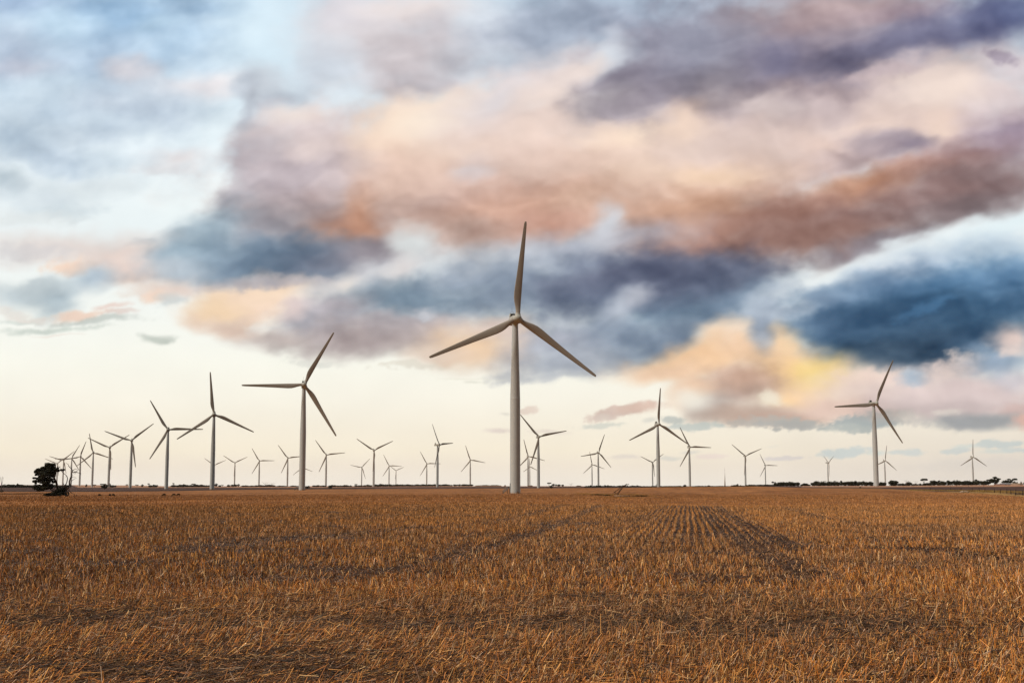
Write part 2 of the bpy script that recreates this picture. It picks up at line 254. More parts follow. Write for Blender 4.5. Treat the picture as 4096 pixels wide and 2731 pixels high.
def sky_srgb(X, Y):
    """X, Y arrays: position on the map of the sky, Y downward; returns sRGB 0..255"""
    ca, sa = np.cos(np.radians(16)), np.sin(np.radians(16))
    up = sstep(1800, 1250, Y)
    # stretched diagonally in the high clouds
    u = X * ca - Y * sa; v = X * sa + Y * ca
    k = 0.35 + 0.65 * up
    wx = np.zeros_like(X); wy = np.zeros_like(X)
    for s, amp, sd in ((420, 18, 1), (190, 20, 5), (90, 14, 9), (42, 7, 13), (20, 3, 17)):
        wx += amp * k * vnoise(u / (s * 1.7), v / s, sd) * 1.6
        wy += amp * k * 0.7 * vnoise(u / (s * 1.7), v / s, sd + 50) * 1.6
    Xw = X + wx; Yw = Y + wy
    edge = fbm(X / 150, Y / 95, 101, 5, .5); edge2 = fbm(X / 45, Y / 30, 171, 4, .6)
    ys = [g[0] for g in GRAD]
    out = np.stack([np.interp(Y, ys, [g[1][c] for g in GRAD]) for c in range(3)], -1)
    # greyer low sky to the right
    rg = sstep(2400, 4100, X) * sstep(1560, 1850, Y)
    out = out * (1 - .6 * rg[..., None]) + np.array([222, 212, 202.]) * .6 * rg[..., None]
    for cx, cy, rx, ry, rot, rgb, a, soft, nz in S:
        if a <= 0: continue
        R = max(rx, ry) * 2.0 + 90
        m = (np.abs(X - cx) < R) & (np.abs(Y - cy) < R)
        if not m.any(): continue
        x = Xw[m] - cx; y = Yw[m] - cy
        c, s = np.cos(np.radians(rot)), np.sin(np.radians(rot))
        p = (x * c - y * s) / rx; q = (x * s + y * c) / ry
        d = np.sqrt(p * p + q * q)
        big = min(rx, ry) > 34
        d = d + (nz * (.62 * edge[m] * 1.3 + (.1 if soft > .6 else .16) * edge2[m]) if big else nz * 1.6 * edge2[m])
        if big: soft = min(1.0, soft * .75 + .38)
        w = sstep(1 + soft * .75, 1 - soft, d) * a
        out[m] = out[m] * (1 - w[:, None]) + np.array(rgb, float) * w[:, None]
    # mottling and soft billows where there is cloud: lumps lit from the upper right, grey beneath
    lum = out.mean(-1)
    cloudy = np.clip((240 - lum) / 55, 0, 1) * sstep(1790, 1500, Y)
    def lumps(x, y): return fbm(x / 290, y / 190, 301, 4, .48)
    Xm = (X + 2 * Xw) / 3; Ym = (Y + 2 * Yw) / 3; t = lumps(Xm, Ym); sh = lumps(Xm - 18, Ym + 30) - t
    out = out + (t * 21 * (.2 + cloudy) - sh * 24 * cloudy)[..., None] * np.array([1, .99, .96])
    # broken brightness in the thin veil at upper left
    vl = sstep(1150, 900, X) * sstep(950, 650, Y) * sstep(-1, 1, 0 * X + 1)
    out = out + (fbm(u / 230 + 5, v / 150, 333, 4, .45) * 30 * vl)[..., None] * np.array([1.05, .95, .8])
    kk = (sstep(1800, 1400, Y) * cloudy)[..., None]; l3 = out.mean(-1, keepdims=True)
    out = out + kk * ((out - l3) * .13 + (l3 - 205) * .09)
    return np.clip(out, 0, 255)

# ============================================================ THE SKY (a dome far beyond everything, open behind the camera where the world sky shows)
def build_sky():
    az = np.concatenate([np.linspace(-100, -31, 60)[:-1], np.linspace(-31, 31, 860), np.linspace(31, 100, 60)[1:]])
    el = np.concatenate([np.linspace(-3, -.3, 5)[:-1], np.linspace(-.3, 28.5, 400), np.linspace(28.5, 62, 60)[1:]])
    A, E = np.meshgrid(np.radians(az), np.radians(el))
    Ac = np.clip(A, -math.radians(32), math.radians(32)); Ee = np.clip(E, -.06, math.radians(60))
    x = np.sin(Ac) * np.cos(Ee); y = np.cos(Ac) * np.cos(Ee); z = np.sin(Ee)
    fw = y * math.cos(PITCH) + z * math.sin(PITCH); up = -y * math.sin(PITCH) + z * math.cos(PITCH)
    X = 2048 + F * x / fw + F * (A - Ac) * 1.3; Y = CY - F * up / fw
    X = np.where(X < -60, -120 - X, X); X = np.where(X > 4156, 8312 - X, X); X = np.where(X < -60, -120 - X, X)
    Y = np.where(Y < -60, -120 - Y, Y); Y = np.where(Y > 1990, 1990, Y)
    col = lin(sky_srgb(X, Y)).reshape(-1, 3)
    al = sstep(98, 74, np.degrees(np.abs(A))) * sstep(60, 44, np.degrees(E))
    R = 36000.0
    V = np.stack([R * np.sin(A) * np.cos(E), R * np.cos(A) * np.cos(E), R * np.sin(E)], -1).reshape(-1, 3)
    n, k = len(el), len(az); i = np.arange(n - 1)[:, None] * k + np.arange(k - 1)[None]
    Fc = np.stack([i, i + k, i + k + 1, i + 1], -1).reshape(-1, 4)
    m = bpy.data.materials.new('sky'); m.use_nodes = True; t = m.node_tree; t.nodes.clear()
    at = t.nodes.new('ShaderNodeAttribute'); at.attribute_name = 'col'
    em = t.nodes.new('ShaderNodeEmission'); tr = t.nodes.new('ShaderNodeBsdfTransparent'); mx = t.nodes.new('ShaderNodeMixShader'); out = t.nodes.new('ShaderNodeOutputMaterial')
    t.links.new(at.outputs['Color'], em.inputs['Color']); t.links.new(at.outputs['Alpha'], mx.inputs['Fac'])
    t.links.new(tr.outputs[0], mx.inputs[1]); t.links.new(em.outputs[0], mx.inputs[2]); t.links.new(mx.outputs[0], out.inputs['Surface'])
    m.cycles.emission_sampling = 'NONE'
    o = mesh_np('sky', V, [Fc], m, col=np.concatenate([col, al.reshape(-1, 1)], 1), smooth=True)
    tag(o, 'evening sky with long banks of grey, pink and orange cloud', 'sky', kind='structure')
build_sky()

# ============================================================ TURBINE SITES: base column and row, hub row, rotor size, rotor turn, heading
TURB = [
(226.7,1938.5,1853.0,1.02,52,14.7,'leftmost turbine, far off, its hub just above the top of the lone leafy tree'),
(250.5,1938.0,1840.6,.99,47,14.7,'second turbine from the left, far off behind the bare limbs beside the leafy tree'),
(283.0,1938.5,1833.0,1.02,148,14.7,'third turbine from the left, its mast behind the bare branches of the lone tree'),
(317.6,1946.0,1825.5,.94,138,14.7,'fourth turbine from the left, standing just right of the bare twisted branches'),
(368.0,1948.0,1810.5,1.01,108,14.7,'fifth turbine from the left, one blade nearly upright and leaning left'),
(433.3,1949.4,1789.6,.99,55,14.7,'sixth turbine from the left, beside the small dark bush, one blade hanging down its mast'),
(520.2,1951.7,1762.0,1.0,50,14.7,'seventh turbine from the left, long blade reaching down just right of its mast'),
(664.7,1956.0,1718.3,1.0,89,14.7,'eighth turbine from the left, behind the right-hand three sheep, one blade level to the right'),
(847.8,1955.5,1658.0,1.01,114,14.7,'tall turbine with one blade straight up, between the sheep and the second largest turbine'),
(1207.6,1960.0,1540.0,1.01,148,14.7,'second largest turbine, left of centre, with one blade level to the left'),
(856.0,1944.0,1860.0,1.01,65,14.7,'tiny far turbine hidden behind a tall mast, only its two raised blades showing'),
(937.5,1944.0,1850.9,1.01,63,14.7,'far small Y-bladed turbine, first right of the tall one with an upright blade'),
(1035.3,1944.0,1842.9,1.02,89,14.7,'far small turbine above the thin bare treetops, one blade level to the right'),
(1149.0,1946.0,1831.7,1.0,83,14.7,'small turbine immediately left of the second largest turbine'),
(1206.0,1945.0,1870.0,1.07,110,14.7,'tiny far turbine hidden behind the second largest mast, two lowered blades showing'),
(1303.0,1947.3,1819.2,1.02,83,14.7,'small turbine immediately right of the second largest turbine'),
(1446.0,1946.0,1869.0,1.09,42,14.7,'small far turbine just left of a mid-sized one with blades in a Y'),
(1493.9,1949.2,1801.0,1.0,63,14.7,'mid-sized turbine with two blades raised in a wide Y, left of centre'),
(1555.6,1945.0,1862.5,1.07,92,14.7,'left one of two small far turbines whose blades nearly touch'),
(1583.5,1942.5,1881.4,.99,66,14.7,'right and lower one of two small far turbines whose blades nearly touch'),
(1706.4,1946.0,1854.0,1.07,90,14.7,'small far turbine just left of the turbine turned side-on'),
(1749.2,1949.2,1778.8,1.03,84,62.0,'turbine turned almost side-on, its housing seen from the side, left of centre'),
(1880.6,1945.0,1839.5,1.03,100,14.7,'small far turbine first to the left of the largest turbine'),
(2060.7,1972.4,1279.4,1.0,124.8,14.7,'largest and nearest turbine in the middle, with stairs and a door at its foot'),
(2112.0,1944.0,1824.9,1.04,104,14.7,'small turbine between the largest mast and the mid-sized one to its right'),
(2153.7,1953.2,1746.6,1.0,78,14.7,'mid-sized turbine close to the right of the largest one'),
(2119.0,1943.0,1866.5,.82,115,14.7,'tiniest far turbine, low behind another small mast right of the largest turbine'),
(2368.3,1943.5,1857.9,1.1,108,14.7,'lower left one of two overlapping far turbines above the broken timber frame'),
(2393.5,1945.4,1810.3,1.02,139,14.7,'upper right one of two overlapping far turbines above the broken timber frame'),
(2634.0,1949.5,1696.7,1.01,123,14.7,'tall turbine right of centre with one blade straight up and a small dark door'),
(2610.4,1944.5,1848.4,1.05,54,14.7,'small far turbine half behind the tall one right of centre'),
(2759.6,1944.0,1787.9,1.02,91,14.7,'turbine standing where the stubble rows meet the horizon'),
(2982.4,1943.0,1823.2,1.12,67,14.7,'turbine with blades in a Y, first right of the thin pale mast'),
(3062.5,1942.0,1860.7,1.14,91,14.7,'small far turbine at the left end of the low dark scrub'),
(3313.0,1943.0,1850.5,1.04,59,48.0,'small far turbine turned side-on behind the long dark hedgerow'),
(3505.6,1951.0,1614.3,1.01,145,14.7,'big turbine on the right, in front of the hedgerow, one blade level'),
(3541.6,1942.0,1842.0,1.11,128,14.7,'small far turbine just behind and right of the big one on the right'),
(3893.7,1940.0,1827.5,1.11,121,14.7,'rightmost turbine, rising behind the dense black trees'),
]
def ray(px, py):
    """horizontal unit direction and slope of the sight line through a frame position"""
    xc = (px - 2048) / F; yc = (CY - py) / F
    y = math.cos(PITCH) - math.sin(PITCH) * yc; z = math.sin(PITCH) + math.cos(PITCH) * yc
    h = math.hypot(xc, y); return xc / h, y / h, z / h
def col_of(x, y): return 2048 + F * np.clip(x / np.maximum(y, 1e-3), -.75, .75)
def row_of(x, y, z):
    fw = np.maximum(y, 1) * math.cos(PITCH) + (z - CAMZ) * math.sin(PITCH); up = -np.maximum(y, 1) * math.sin(PITCH) + (z - CAMZ) * math.cos(PITCH)
    return CY - F * up / fw
CTRL = []; SITES = []
for bx, by, hy, rs, turn, yaw, lab in TURB:
    ux, uy, tb = ray(bx, by); _, _, th = ray(bx, hy)
    r = 80.0 / (th - tb); SITES.append((ux * r, uy * r, r)); CTRL.append((bx, r, CAMZ + tb * r))
def ctrl(px, py, r): CTRL.append((px, r, CAMZ + ray(px, py)[2] * r))
for px, py, r in [(100,1949,1650),(300,1948.5,1650),(700,1945.5,1900),(1000,1945.5,1900),(1250,1945,1900),(1600,1941.5,2300),(1850,1941.5,2300),(2200,1942.5,2100),(2450,1946,1500),(2700,1946,1300),
                  (2900,1944.8,1200),(3100,1942,1150),(3300,1941,1200),(3450,1941,1200),(3600,1939.5,1100),(3750,1938.5,1050),(3900,1938,1050),(3980,1938,1050),(4060,1937,1050),(4300,1936,1050),(3700,1946,850),(4000,1946,820),
                  (-300,1949,1650),(3650,1958,520),(4000,1964,420),(3300,1951.5,700),(2750,1946,1000)]: ctrl(px, py, r)
CT = np.array(CTRL)
PR = np.array([0, 40, 82, 90, 97, 112, 140, 175, 205, 222, 260, 340, 464, 700, 1500, 3000, 6000, 14000, 40000.])
PD = np.array([1.7, 1.7, 1.68, 1.70, 1.82, 2.28, 2.47, 2.5, 2.6, 2.9, 3.08, 3.2, 3.4, 3.3, 3.2, 2.6, 2.0, 2.0, 4.0])
def terr(x, y, fine=True):
    x = np.asarray(x, float); y = np.asarray(y, float)
    r = np.hypot(x, y); lr = np.log(np.maximum(r, 1.0))
    cx = np.where(y > 0.05 * r, col_of(x, y), np.where(x < 0, -940.0, 5030.0))
    rr = r * (1 + .06 * np.sin(cx / 370.0) * sstep(40, 90, r) * sstep(330, 220, r))
    dep = np.interp(rr, PR, PD)
    z0 = CAMZ - dep
    num = np.zeros_like(r); den = np.full_like(r, .12)
    act = sstep(250, 400, r)
    for px, rc, zc in CT:
        wgt = np.exp(-((cx - px) / 260.0) ** 2 - ((lr - math.log(rc)) / .16) ** 2)
        num += wgt * (zc - (CAMZ - np.interp(rc, PR, PD))); den += wgt
    z = z0 + act * num / den
    if fine: z = z + .035 * fbm(x / 3.1, y / 3.1, 5, 3) * sstep(1, 5, r) * sstep(900, 300, r) + .10 * fbm(x / 23, y / 23, 8, 2) * sstep(6, 20, r) * sstep(1500, 300, r)
    return z
def tz(x, y): return float(terr(np.array([x]), np.array([y]))[0])
def at(px, py, r=None):
    """world point on the ground seen in column px; r = distance, or found from the row py"""
    ux, uy, t = ray(px, py)
    if r is None:
        rs = np.exp(np.linspace(math.log(8), math.log(6000), 1500)); z = terr(ux * rs, uy * rs)
        hit = np.nonzero(z >= CAMZ + t * rs)[0]; r = float(rs[hit[0]]) if len(hit) else 3000.0
    return ux * r, uy * r, tz(ux * r, uy * r), r
def face(px): return -math.atan((px - 2048) / F)      # turns a thing's local x axis square to the sight line

# ============================================================ GROUND
ROWAZ = math.atan((2745 - 2048) / F); RC, RS = math.cos(ROWAZ), math.sin(ROWAZ)
def rowu(x, y): return x * RC - y * RS       # distance across the seed rows
def rowv(x, y): return x * RS + y * RC
EDGE_X = [-800, 0, 300, 640, 860, 1000, 1280, 1920, 2500, 2650, 2760, 3000, 3100, 3250, 3500, 3640, 3820, 3930, 4000, 4096, 4600]
EDGE_Y = [1965, 1965, 1966.7, 1964, 1960, 1957.5, 1955.8, 1953.2, 1950.3, 1947.5, 1944.5, 1943.5, 1947, 1951.7, 1953, 1961, 1969, 1973, 1979, 1986, 1990]
FAR_X = [-800, 300, 320, 640, 900, 1280, 1500, 1920, 2340, 2345, 3190, 3200, 3500, 3700, 4096, 4600]
FAR_Y = [1940, 1940, 1949, 1949.2, 1949, 1949, 1947, 1945.3, 1944.8, 1930, 1930, 1947, 1948, 1946.5, 1945.5, 1945]
def build_ground():
    rr = np.concatenate([[0.0], np.exp(np.linspace(math.log(.6), math.log(32000), 520))])
    az = np.radians(np.concatenate([np.linspace(-180, -34, 50)[:-1], np.linspace(-34, 34, 620), np.linspace(34, 180, 50)[1:]]))
    R, A = np.meshgrid(rr, az, indexing='ij'); x = R * np.sin(A); y = R * np.cos(A)
    z = terr(x, y)
    cx = np.where(y > .05 * R, col_of(x, y), np.where(x < 0, -940, 5030))
    row = np.where(R < 60, 2500, row_of(x, y, z))
    n1 = fbm(x / 40, y / 40, 31, 4); n2 = fbm(x / 9, y / 9, 41, 4); n3 = fbm(rowu(x, y) / 2.2, rowv(x, y) / 60, 51, 4); n4 = fbm(rowu(x, y) / 14, rowv(x, y) / 300, 58, 3)
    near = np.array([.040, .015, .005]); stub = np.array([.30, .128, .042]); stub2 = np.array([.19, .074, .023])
    dark = np.array([.062, .031, .023]); dark2 = np.array([.030, .013, .008]); light = np.array([.33, .175, .105]); yel = np.array([.38, .225, .07])
    t = np.clip(.5 + 1.3 * n1 + .7 * n2 + .9 * n4, 0, 1)[..., None]
    col = stub2 * (1 - t) + stub * t
    col = col * (1 + .5 * np.clip(n3, -1, 1))[..., None]
    # the bare earth shows between the near straw
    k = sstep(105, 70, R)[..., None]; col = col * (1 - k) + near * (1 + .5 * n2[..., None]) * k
    edge = np.interp(cx, EDGE_X, EDGE_Y) + 1.2 * n1; far = np.interp(cx, FAR_X, FAR_Y) + .5 * n1
    m = (sstep(edge + .8, edge - .8, row) * (R > 230))[..., None]
    dk = dark * (1 + .5 * n2)[..., None]
    b = (sstep(edge - 5.5, edge - 2.0, row) * (cx < 1500))[..., None]; dk = dk * (1 - b) + dark2 * b
    col = col * (1 - m) + dk * m
    # rough yellow grass between ploughed land and stubble on the right
    ym = (sstep(edge - 9 * sstep(3700, 4050, cx) - 2, edge - 6 * sstep(3700, 4050, cx) + .5, row) * sstep(edge + 1.5, edge - 1, row) * sstep(3150, 3400, cx) * (R > 200))[..., None]
    col = col * (1 - .75 * ym) + yel * (.8 + .8 * np.clip(n2 * 1.6, -.6, .6))[..., None] * .75 * ym
    lm = (sstep(far + .5, far - .5, row) * (R > 300))[..., None]
    col = col * (1 - lm) + light * (1 + .3 * n2)[..., None] * lm
    # dark sunk line across the field beyond the first rise
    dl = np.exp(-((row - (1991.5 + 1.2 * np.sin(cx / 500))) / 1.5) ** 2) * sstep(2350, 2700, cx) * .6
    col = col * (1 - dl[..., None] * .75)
    V = np.stack([x, y, z], -1).reshape(-1, 3); n, k2 = len(rr), len(az)
    i = np.arange(n - 1)[:, None] * k2 + np.arange(k2 - 1)[None]
    Fc = np.stack([i, i + 1, i + k2 + 1, i + k2], -1).reshape(-1, 4)[:, ::-1]
    m_ = bpy.data.materials.new('field'); m_.use_nodes = True; t_ = m_.node_tree; bs = t_.nodes['Principled BSDF']; bs.inputs['Roughness'].default_value = .95; bs.inputs['Specular IOR Level'].default_value = .1
    at_ = t_.nodes.new('ShaderNodeAttribute'); at_.attribute_name = 'col'; tc = t_.nodes.new('ShaderNodeTexCoord')
    def noise(sx, sy, det, ro=ROWAZ):
        mp = t_.nodes.new('ShaderNodeMapping'); mp.inputs['Rotation'].default_value[2] = ro; mp.inputs['Scale'].default_value = (sx, sy, 1)
        t_.links.new(tc.outputs['Object'], mp.inputs['Vector']); no = t_.nodes.new('ShaderNodeTexNoise'); no.inputs['Scale'].default_value = 1; no.inputs['Detail'].default_value = det; no.inputs['Roughness'].default_value = .65
        t_.links.new(mp.outputs[0], no.inputs['Vector']); return no.outputs['Fac']
    def rng_(src, a, b, lo, hi):
        q = t_.nodes.new('ShaderNodeMapRange'); q.inputs['From Min'].default_value = a; q.inputs['From Max'].default_value = b; q.inputs['To Min'].default_value = lo; q.inputs['To Max'].default_value = hi
        t_.links.new(src, q.inputs['Value']); return q.outputs[0]
    def mul(a, b):
        q = t_.nodes.new('ShaderNodeMath'); q.operation = 'MULTIPLY'; t_.links.new(a, q.inputs[0]); t_.links.new(b, q.inputs[1]); return q.outputs[0]
    f1 = rng_(noise(1.1, .5, 6), .33, .67, .55, 1.45); f2 = rng_(noise(3.5, 3.0, 5), .3, .7, .7, 1.3); f3 = rng_(noise(.6, .012, 4), .35, .65, .78, 1.2)
    sc_ = t_.nodes.new('ShaderNodeVectorMath'); sc_.operation = 'SCALE'; t_.links.new(at_.outputs['Color'], sc_.inputs[0]); t_.links.new(mul(mul(f1, f2), f3), sc_.inputs['Scale'])
    t_.links.new(sc_.outputs[0], bs.inputs['Base Color'])
    bp = t_.nodes.new('ShaderNodeBump'); bp.inputs['Strength'].default_value = .6; bp.inputs['Distance'].default_value = .12
    t_.links.new(noise(5, 4, 5), bp.inputs['Height']); t_.links.new(bp.outputs[0], bs.inputs['Normal'])
    o = mesh_np('ground', V, [Fc], m_, col=col.reshape(-1, 3), smooth=True)
    tag(o, 'wide flat farmland of golden stubble with a band of dark ploughed field', 'ground', kind='structure')
build_ground()

# ============================================================ STRAW
def straw_palette(n, warm, r=None):
    """linear straw colours; warm 0..1 per stalk (greyer, darker where trampled)"""
    P = np.array([[.74, .31, .075], [.84, .45, .15], [.60, .235, .055], [.90, .64, .36], [.40, .17, .06], [.36, .22, .17], [.20, .085, .035], [.66, .50, .42], [.76, .37, .075]])
    pw = np.array([.17, .17, .15, .08, .13, .10, .08, .06, .06]); k = rng.choice(len(P), n, p=pw / pw.sum())
    c = P[k] * rng.uniform(.75, 1.15, (n, 1))
    if r is not None:      # far stalks stand for bunches, so their tones average out
        f = (.75 * sstep(14, 70, r))[:, None]; c = c * (1 - f) + (P * pw[:, None]).sum(0) / pw.sum() * f
    g = c.mean(1, keepdims=True) * np.array([1.05, .76, .60])
    s = (1 - warm)[:, None] * .55
    return (c * (1 - s) + g * .75 * s) * np.array([1.07, .95, .74])
def build_straw():
    VV, F4, CC = [], [], []; base = 0
    def ribbons(p, d, L, w, col, side, sides):
        """sides 1: flat blade; 3: three sided stalk. p base, d unit direction, side unit vector across"""
        nonlocal base
        n = len(p); e = p + d * L[:, None]
        if sides == 1:
            V = np.stack([p - side * w[:, None], p + side * w[:, None], e + side * w[:, None] * .7, e - side * w[:, None] * .7], 1)
            f = base + np.arange(n)[:, None] * 4 + np.arange(4)[None]; k = 4; F4.append(f)
        else:
            t = np.cross(d, side); ring = []
            for a in (0, 2.094, 4.189): ring.append(math.cos(a) * side + math.sin(a) * t)
            V = np.stack([p + q * w[:, None] for q in ring] + [e + q * w[:, None] * .75 for q in ring], 1); k = 6
            b0 = base + np.arange(n)[:, None] * 6
            for a in range(3):
                F4.append(np.concatenate([b0 + a, b0 + (a + 1) % 3, b0 + 3 + (a + 1) % 3, b0 + 3 + a], 1))
        VV.append(V.reshape(-1, 3)); CC.append(np.repeat(col, k, 0)); base += n * k
    def W(px, py):
        d = CAMZ * F / (py - HOR); return (px - 2048) / F * d, d
    TRACKS = [([(2810,2022),(2822,2048),(2855,2090),(2930,2150),(3060,2215),(3230,2290)], .40, .8), ([(2860,2022),(2890,2050),(2965,2098),(3070,2150),(3190,2200)], .36, .85),
              ([(2420,2018),(2344,2049),(2174,2124),(1950,2190),(1650,2262),(1300,2320)], .34, .75), ([(2310,2012),(2050,2075),(1960,2092),(1700,2112),(1250,2155),(800,2200)], .40, .65), ([(3060,2012),(3130,2032),(3260,2072),(3430,2104)], .40, .6), ([(2660,2040),(2600,2060),(2520,2092)], .30, .5)]
    def trampled(x, y):
        """0 = standing straw, 1 = flattened or thin"""
        tr = np.zeros_like(x); wob = .30 * fbm(x / 2.5, y / 4.0, 79, 3)
        for pts, wd_, amp in TRACKS:
            P = [W(*q) for q in pts]; dm = np.full_like(x, 99.0)
            for (ax, ay), (bx, by) in zip(P[:-1], P[1:]):
                t = np.clip(((x - ax) * (bx - ax) + (y - ay) * (by - ay)) / ((bx - ax) ** 2 + (by - ay) ** 2), 0, 1)
                dm = np.minimum(dm, np.hypot(x - ax - t * (bx - ax), y - ay - t * (by - ay)))
            tr = np.maximum(tr, amp * sstep(wd_ * 1.7, wd_ * .5, dm + wob))
        pat = sstep(.04, .34, fbm(x / 5, y / 2.2, 91, 4) + .4 * fbm(x / 1.5, y / .7, 95, 3))
        return np.clip(np.maximum(tr, pat * np.interp(y, [9, 22], [.55, .95])), 0, 1)
    def scatter(n, r0, r1, dens):
        r = np.exp(rng.uniform(math.log(r0), math.log(r1), n)); p = r * r * dens(r); p /= p.max()
        r = r[rng.random(n) < p]; a = np.radians(rng.uniform(-33.5, 33.5, len(r))); return r * np.sin(a), r * np.cos(a), r
    # ---- standing stubble in drilled rows
    for r0, r1, n, sides in ((5.5, 17, 165000, 3), (17, 99, 1000000, 1), (110, 460, 520000, 1)):
        x, y, r = scatter(n, r0, r1, lambda r: 1 / (.0006 * r + .0016))
        u, v = rowu(x, y), rowv(x, y); sp = .27
        un = (np.round(u / sp)) * sp + rng.normal(0, 1, len(u)) * np.interp(r, [12, 24, 36, 99], [.13, .075, .026, .022]) + .03 * np.sin(v * .35)
        x = un * RC + v * RS; y = -un * RS + v * RC
        T = trampled(x, y); keep = rng.random(len(x)) > T * .8; x, y, r, T = x[keep], y[keep], r[keep], T[keep]
        z = terr(x, y)
        if r0 > 100:
            k_ = row_of(x, y, z) > np.interp(col_of(x, y), EDGE_X, EDGE_Y) + 1.0; k_ &= rng.random(len(x)) > sstep(250, 460, r); x, y, r, T, z = x[k_], y[k_], r[k_], T[k_], z[k_]
        n_ = len(x)
        L = rng.gamma(5, .024, n_) * (1 - .4 * T) * (1 + .25 * fbm(x / 2.5, y / 2.5, 33, 2)); L = np.clip(L, .04, .34) * np.interp(r, [0, 8, 14, 22, 60, 99, 340], [1.15, 1.1, 1.0, .86, .95, .95, 1.2])
        lean = rng.normal(0, 1, (n_, 2)) * np.interp(r, [10, 25, 45], [.42, .3, .16])[:, None]; blow = sstep(17, 9, r) * (.3 + .75 * sstep(2.0, -2.5, x))
        lean[:, 0] += blow * rng.uniform(.4, 1.6, n_); lean[:, 1] += .25 * blow
        lean *= (1 + 1.5 * T)[:, None]
        d = np.stack([lean[:, 0], lean[:, 1], np.ones(n_)], 1); d /= np.linalg.norm(d, axis=1, keepdims=True)
        side = np.cross(d, np.stack([x, y, z * 0], 1) / r[:, None]); yw = rng.normal(0, .5, n_)
        side /= np.linalg.norm(side, axis=1, keepdims=True) + 1e-9; t = np.cross(d, side); side = side * np.cos(yw)[:, None] + t * np.sin(yw)[:, None]
        wd = (np.interp(r, [5, 10, 18, 40, 99, 340], [.0042, .0045, .0052, .0076, .0165, .06])) * rng.uniform(.55, 1.3, n_)
        tone = np.clip(.75 + 1.2 * fbm(x / 11, y / 5, 61, 4) - .6 * T, 0, 1)
        ribbons(np.stack([x, y, z - .01], 1), d, L, wd, straw_palette(n_, tone, r) * (rng.uniform(.35, 1.4, n_) * np.interp(r, [0, 18, 45, 96, 120, 340], [.95, .88, 1.0, .95, .78, .62]))[:, None], side, sides)
        if sides == 3:      # some stalks are snapped: a second piece hangs from the top
            q = rng.random(n_) < .16; top = np.stack([x, y, z], 1)[q] + d[q] * L[q][:, None] * .97
            dd = d[q] + rng.normal(0, .9, (q.sum(), 3)); dd[:, 2] = -np.abs(dd[:, 2]) * .5; dd /= np.linalg.norm(dd, axis=1, keepdims=True)
            ribbons(top, dd, L[q] * rng.uniform(.3, .8, q.sum()), wd[q] * .9, straw_palette(q.sum(), tone[q]), side[q], 1)
    # ---- loose straw lying over the ground
    for r0, r1, n, sides in ((5.0, 16, 430000, 3), (16, 92, 620000, 1)):
        x, y, r = scatter(n, r0, r1, lambda r: 1 / (.0012 * r + .0005))
        z = terr(x, y); n_ = len(x); T = trampled(x, y)
        a = rng.uniform(0, 2 * math.pi, n_); al = rng.random(n_) < .55; a[al] = rng.normal(.75, .55, al.sum())
        up = rng.normal(.05, .16, n_)
        d = np.stack([np.cos(a), np.sin(a), up], 1); d /= np.linalg.norm(d, axis=1, keepdims=True)
        L = rng.gamma(6, .035, n_); L = np.clip(L, .04, .5); h = .006 + rng.exponential(.022, n_) * (1 - .4 * T)
        side = np.cross(d, np.array([0, 0, 1.0])); side /= np.linalg.norm(side, axis=1, keepdims=True)
        wd = (np.interp(r, [5, 10, 18, 40, 99], [.0034, .0038, .0052, .011, .024])) * rng.uniform(.5, 1.3, n_)
        tone = np.clip(.55 + .8 * fbm(x / 9, y / 5, 63, 3) - .45 * T, 0, 1)
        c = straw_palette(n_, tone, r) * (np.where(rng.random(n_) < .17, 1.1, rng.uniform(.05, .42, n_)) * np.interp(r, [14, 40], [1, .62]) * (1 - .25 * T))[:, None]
        ribbons(np.stack([x, y, z + h], 1) - d * L[:, None] * .5, d, L, wd, c, side, sides)
    V = np.concatenate(VV); Fc = np.concatenate(F4); col = np.concatenate(CC)
    m = mat('straw', attr=True, rough=.55, spec=.35)
    o = mesh_np('stubble', V, [Fc], m, col=col)
    tag(o, 'cut golden straw stubble standing in rows with loose straw between, filling the foreground', 'stubble', kind='stuff')
    print('straw faces', len(Fc))
build_straw()

